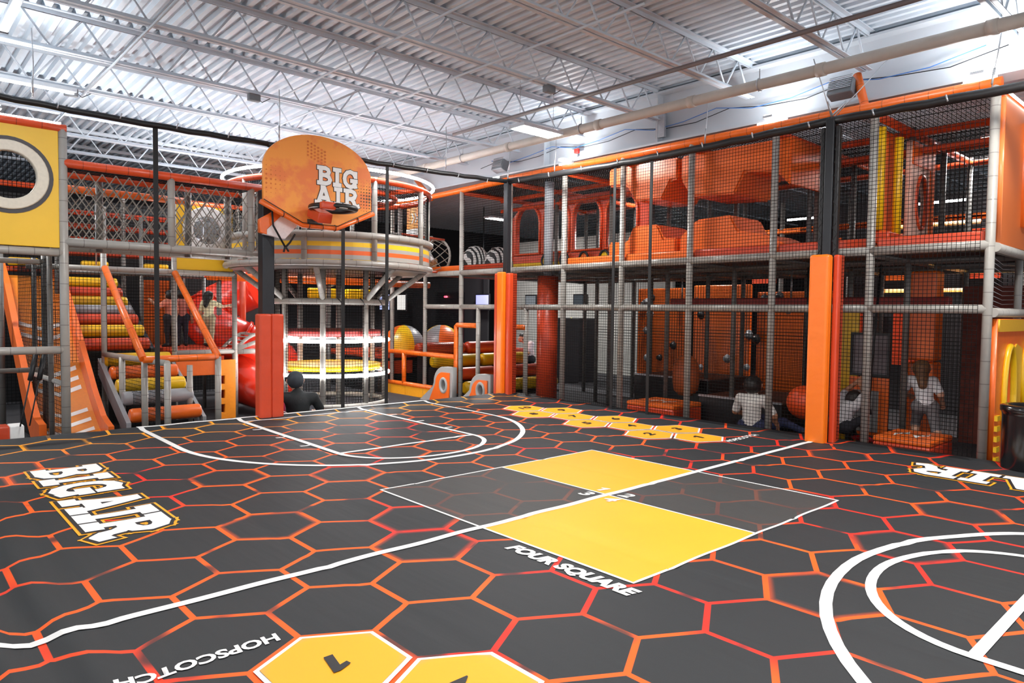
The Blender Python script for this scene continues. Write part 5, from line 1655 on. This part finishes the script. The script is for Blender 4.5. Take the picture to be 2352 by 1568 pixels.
def person(label, loc, rz, H, pose, shirt, pants, skin, hair, long_hair=False, shoes=None, child=True, cap=None, shorts=False, wide=1.0, sleeves='short'):
    J = dict(BASEJ); J.update(pose)
    J = {k: np.array(v, float) * H for k, v in J.items()}
    hs = (0.076 if child else 0.064) * H
    P = []
    w_ = wide
    # torso (zone 1 shirt), pelvis (zone 2 pants), skin 0, shoes 3
    P += [(J['pelvis'] + [0, 0, .03 * H], J['chest'], .078 * H * w_, .088 * H * w_, 1), (J['shL'] * .75 + J['chest'] * .25, J['shR'] * .75 + J['chest'] * .25, .058 * H, .058 * H, 1), (J['chest'], J['neck'], .075 * H * w_, .04 * H, 1)]
    P += [(J['hiL'], J['hiR'], .074 * H * w_, .074 * H * w_, 2)]
    P += [(J['neck'] - [0, 0, .005 * H], J['head'] - [0, 0, hs * .4], .033 * H, .033 * H, 0)]
    hd = J['head']
    P += [(hd + [0, -.01 * H, .012 * H], hd + [0, .012 * H, -.018 * H], hs, hs * .86, 0)]
    P += [(hd + [0, hs * .9, -.005 * H], hd + [0, hs * 1.08, -.02 * H], .008 * H, .011 * H, 0)]          # nose
    P += [(hd + [0, hs * .62, -hs * .75], hd + [0, hs * .7, -hs * .8], hs * .32, hs * .32, 0)]            # chin
    for s_ in (-1, 1):
        P += [(hd + [s_ * hs * .98, 0, -.008 * H], hd + [s_ * hs * 1.05, -.006 * H, .012 * H], .013 * H, .014 * H, 0)]   # ears
    for s_, q in (('L', -1), ('R', 1)):
        sh, el, wr = J['sh' + s_], J['el' + s_], J['wr' + s_]
        P += [(sh, sh + (el - sh) * .75, .045 * H, .038 * H, 1), (sh + (el - sh) * .6, el, .032 * H, .029 * H, 1 if sleeves == 'long' else 0), (el, wr, .029 * H, .021 * H, 1 if sleeves == 'long' else 0)]
        d = (wr - el); d = d / np.linalg.norm(d)
        side = np.cross(d, [0.2, 1, 0.1]); side /= np.linalg.norm(side)
        nrm = np.cross(d, side)
        palm = wr + d * .045 * H
        P += [(wr, palm, .02 * H, .024 * H, 0)]
        for i, (o_, L) in enumerate(((-.021, .042), (-.007, .05), (.007, .047), (.02, .036))):
            a = palm + side * o_ * H
            b1 = a + d * L * .6 * H; b2 = b1 + (d * .6 + nrm * .8) * L * .5 * H
            P += [(a, b1, .0088 * H, .008 * H, 0), (b1, b2, .008 * H, .007 * H, 0)]
        a = wr + d * .018 * H - side * .018 * H
        P += [(a, a + (d * .6 - side * .8) * .035 * H, .0095 * H, .0085 * H, 0)]
        hi, kn, an, to = J['hi' + s_], J['kn' + s_], J['an' + s_], J['to' + s_]
        P += [(hi, kn, .064 * H, .042 * H, 2), (kn, an, .042 * H, .028 * H, 0 if shorts else 2), (an - [0, 0, .01 * H], to, .033 * H, .028 * H, 3)]
    V, F, Z = surface_net(P, max(0.0095, 0.0085 * H))
    t = thing('person', label, 'person', None, loc)
    t.rotation_euler = (0, 0, rz)
    o = mesh_obj('body', V, F, None, t, True)
    ms = [skin, shirt, pants, shoes or BLK]
    for mm in ms:
        o.data.materials.append(mm)
    for p in o.data.polygons:
        p.material_index = int(Z[p.vertices[0]])
    # hair or cap
    hc = hd + np.array([0, -.008 * H, .014 * H])
    if cap is None:
        HP = [(hc, hc + [0, -.012 * H, -.01 * H], hs * 1.1, hs * 1.08, 0)]
        if long_hair:
            HP += [(hc + [0, -hs * .5, -hs * .2], J['chest'] + np.array([0, -.085 * H, .02 * H]), hs * .9, hs * .55, 0)]
        cutf = lambda G: np.minimum(G[..., 1] - (hd[1] + hs * .25), (hd[2] + hs * .35) - G[..., 2]) if False else np.minimum((G[..., 1] - (hd[1] + hs * .2)), (hd[2] + hs * .45 - G[..., 2]))
        V, F, Z = surface_net(HP, 0.011, cutf, 0.02)
        mesh_obj('hair', V, F, hair, t, True)
    else:
        HP = [(hc + [0, 0, .01 * H], hc + [0, -.01 * H, -hs * .05], hs * 1.12, hs * 1.13, 0)]
        V, F, Z = surface_net(HP, 0.011, lambda G: np.minimum((G[..., 1] - (hd[1] + hs * .55)), (hd[2] + hs * .3 - G[..., 2])), 0.02)
        mesh_obj('cap', V, F, cap, t, True)
        tube('cap_bill', [hd + [-hs * .9, 0.4 * hs, hs * .35], hd + [-hs * 1.35, 0.5 * hs, hs * .3]], [hs * .35, hs * .3], cap, t, 10)
    for s_ in (-1, 1):
        tube('eye', [hd + [s_ * hs * .36, hs * .86, hs * .05], hd + [s_ * hs * .36, hs * .9, hs * .05]], hs * .09, BPRINT, t, 8)
    return t


def cloth(n, c):
    return mat(n, c, 0.8, noise=0.1, nscale=20, bump=0.3, bscale=12)


SIT = dict(pelvis=(0, 0, .085), chest=(0, 0.0, .28), neck=(0, .0, .37), head=(0, .02, .46), shL=(-.11, 0, .34), shR=(.11, 0, .34), elL=(-.17, .06, .2), elR=(.17, .06, .2), wrL=(-.1, .17, .16), wrR=(.1, .17, .16),
           hiL=(-.06, 0, .075), hiR=(.06, 0, .075), knL=(-.12, .22, .2), knR=(.12, .22, .2), anL=(-.05, .33, .05), anR=(.05, .33, .05), toL=(-.06, .41, .03), toR=(.06, .41, .03))
p_ = dict(SIT); p_.update(head=(-.02, .03, .468), neck=(-.005, .0, .375), elR=(.21, .05, .19), shL=(-.125, 0, .335), shR=(.135, 0, .325))
man = person('man in black shirt and dark cap sitting on the floor behind the hoop pad', (4.62, 9.78, 0.0), -0.35, 1.66, p_, cloth('black_tee', S(36, 40, 42)), cloth('dark_jeans', S(40, 42, 56)), SKIN, HAIRD, child=False, cap=cloth('charcoal_cap', S(58, 66, 74)), wide=1.2)
panel('shirt_tick', [(0.0, 0.0), (0.012, -0.008), (0.05, 0.014), (0.016, 0.004)], [], 0.002, Matrix.Translation((-0.02, -0.158, 0.52)) @ Matrix.Rotation(math.pi / 2, 4, 'X'), WHITE, man)
bp = thing('backpack', 'maroon and grey backpack beside the seated man', 'backpack', None, (4.22, 9.66, 0.0))
box('bag_body', (0, 0.02, 0.27), (0.3, 0.2, 0.52), cloth('maroon_nylon', S(150, 22, 60)), bp, bevel=0.08)
box('front_pocket', (0.04, -0.1, 0.2), (0.24, 0.08, 0.34), cloth('grey_nylon', S(84, 62, 78)), bp, bevel=0.035)
tube('piping', [(-0.08 + 0.16 * math.cos(a) + 0.1, -0.145, 0.2 + 0.2 * math.sin(a)) for a in [math.pi * i / 12 for i in range(13)]], 0.006, WHITE, bp, 6)
tube('shoulder_strap', [(0.05, 0.1, 0.5), (0.14, 0.14, 0.42), (0.16, 0.12, 0.25)], 0.02, cloth('maroon_nylon', S(150, 22, 60)), bp, 8)

person('child with long dark hair and pale yellow shirt gripping a post on the landing', (4.36, 12.75, 1.17), -0.9, 0.98, dict(elR=(.2, .1, .72), wrR=(.24, .24, .74)), cloth('pale_yellow_tee', S(226, 220, 180)), cloth('khaki_pants', S(170, 160, 130)), SKIN, HAIRD, True)
person('left child in pink shirt standing behind the stair frame net', (3.78, 12.95, 1.17), 0.5, 0.98, dict(elL=(-.2, .05, .7), wrL=(-.26, .12, .78)), cloth('salmon_tee', S(214, 130, 106)), cloth('black_pants', S(32, 30, 36)), SKIN2, HAIRD)
person('right child in pink checked shirt standing behind the stair frame net', (4.02, 13.1, 1.17), -0.3, 1.0, {}, cloth('pink_check_shirt', S(196, 120, 108)), cloth('navy_pants', S(34, 34, 50)), SKIN2, HAIRD)
p_ = dict(SIT); p_.update(knL=(.05, .2, .13), knR=(.24, .18, .12), anL=(.22, .3, .05), anR=(.42, .2, .05), toL=(.27, .36, .04), toR=(.5, .22, .05), wrR=(.2, .1, .08), elR=(.2, .02, .19))
person('child in white checked shirt sitting on the sill with back to the mat', (9.12, 5.0, 0.16), -1.35, 1.5, p_, cloth('white_check_tee', S(226, 222, 216)), cloth('blue_jeans', S(38, 44, 76)), SKIN2, HAIRD)
p_ = dict(SIT); p_.update(pelvis=(0, 0, .2), hiL=(-.06, 0, .19), hiR=(.06, 0, .19), chest=(0, .08, .36), neck=(0, .13, .43), head=(.0, .2, .48), shL=(-.1, .1, .42), shR=(.1, .1, .42), elL=(-.13, .2, .55), elR=(.13, .2, .55), wrL=(-.03, .26, .66), wrR=(.03, .26, .62), knL=(-.08, .22, .26), knR=(.08, .22, .26), anL=(-.07, .3, .06), anR=(.07, .3, .06), toL=(-.07, .38, .03), toR=(.07, .38, .03))
person('child in grey shirt hunched over, hanging on a black rope beside the half-court post', (9.62, 3.98, 0.12), -1.9, 1.25, p_, cloth('light_grey_tee', S(188, 184, 186)), cloth('black_leggings', S(30, 30, 38)), SKIN2, HAIRD, shoes=cloth('red_socks', S(200, 30, 34)))
t = thing('swing_rope', 'black rope hanging in front of the tall yellow panel', 'rope', None, (9.72, 3.66, 0))
tube('cord', [(0, 0, 0.6), (0.02, -0.02, 1.4), (0.1, -0.06, 2.56)], 0.016, BLK, t, 8)
tube('knot', [(0, 0, 0.62), (0, 0, 0.55)], [0.03, 0.04], BLK, t, 10)
p_ = dict(chest=(-.03, .06, .71), neck=(-.04, .09, .80), head=(-.045, .12, .885), shL=(-.14, .08, .775), shR=(.07, .07, .775), elL=(-.2, .13, .64), elR=(.13, .0, .64), wrL=(-.15, .24, .6), wrR=(.15, .1, .55), knL=(-.08, .13, .31), knR=(.1, -.06, .27), anL=(-.08, .04, .09), anR=(.17, -.22, .1), toL=(-.085, .1, .03), toR=(.2, -.2, .02))
person('girl with long light brown hair in white shirt and grey shorts by the orange cube', (9.95, 3.06, 0.06), -1.25, 1.25, p_, cloth('white_tee', S(228, 228, 230)), cloth('grey_shorts', S(120, 116, 118)), SKIN, HAIRB, True, shoes=cloth('red_socks', S(200, 30, 34)), shorts=True)
person('child in white shirt crawling inside the grey rope tunnel', (8.35, 11.93, 2.66), -1.2, 1.1, SIT, cloth('white_tee', S(228, 228, 230)), cloth('tan_shorts', S(160, 120, 80)), SKIN, HAIRD)
stl = thing('stool', 'black padded stool in the far hall', 'stool', None, (13.2, 13.75, 0))
tube('seat', [(0, 0, 0.36), (0, 0, 0.45)], 0.22, BLK, stl, 20)
tube('pedestal', [(0, 0, 0), (0, 0, 0.36)], 0.16, BLK, stl, 16)
p_ = dict(SIT); p_.update(knL=(-.07, .24, .08), knR=(.07, .24, .08), anL=(-.07, .26, -.2), anR=(.07, .26, -.2), toL=(-.07, .34, -.235), toR=(.07, .34, -.235), chest=(0, .05, .27), neck=(0, .1, .36), head=(0, .15, .44))
person('person in pale pink shirt sitting on a stool in the far hall', (13.2, 13.75, 0.44), 0.9, 1.6, p_, cloth('pale_pink_tee', S(216, 190, 190)), cloth('black_pants', S(32, 30, 36)), SKIN, HAIRD, child=False)
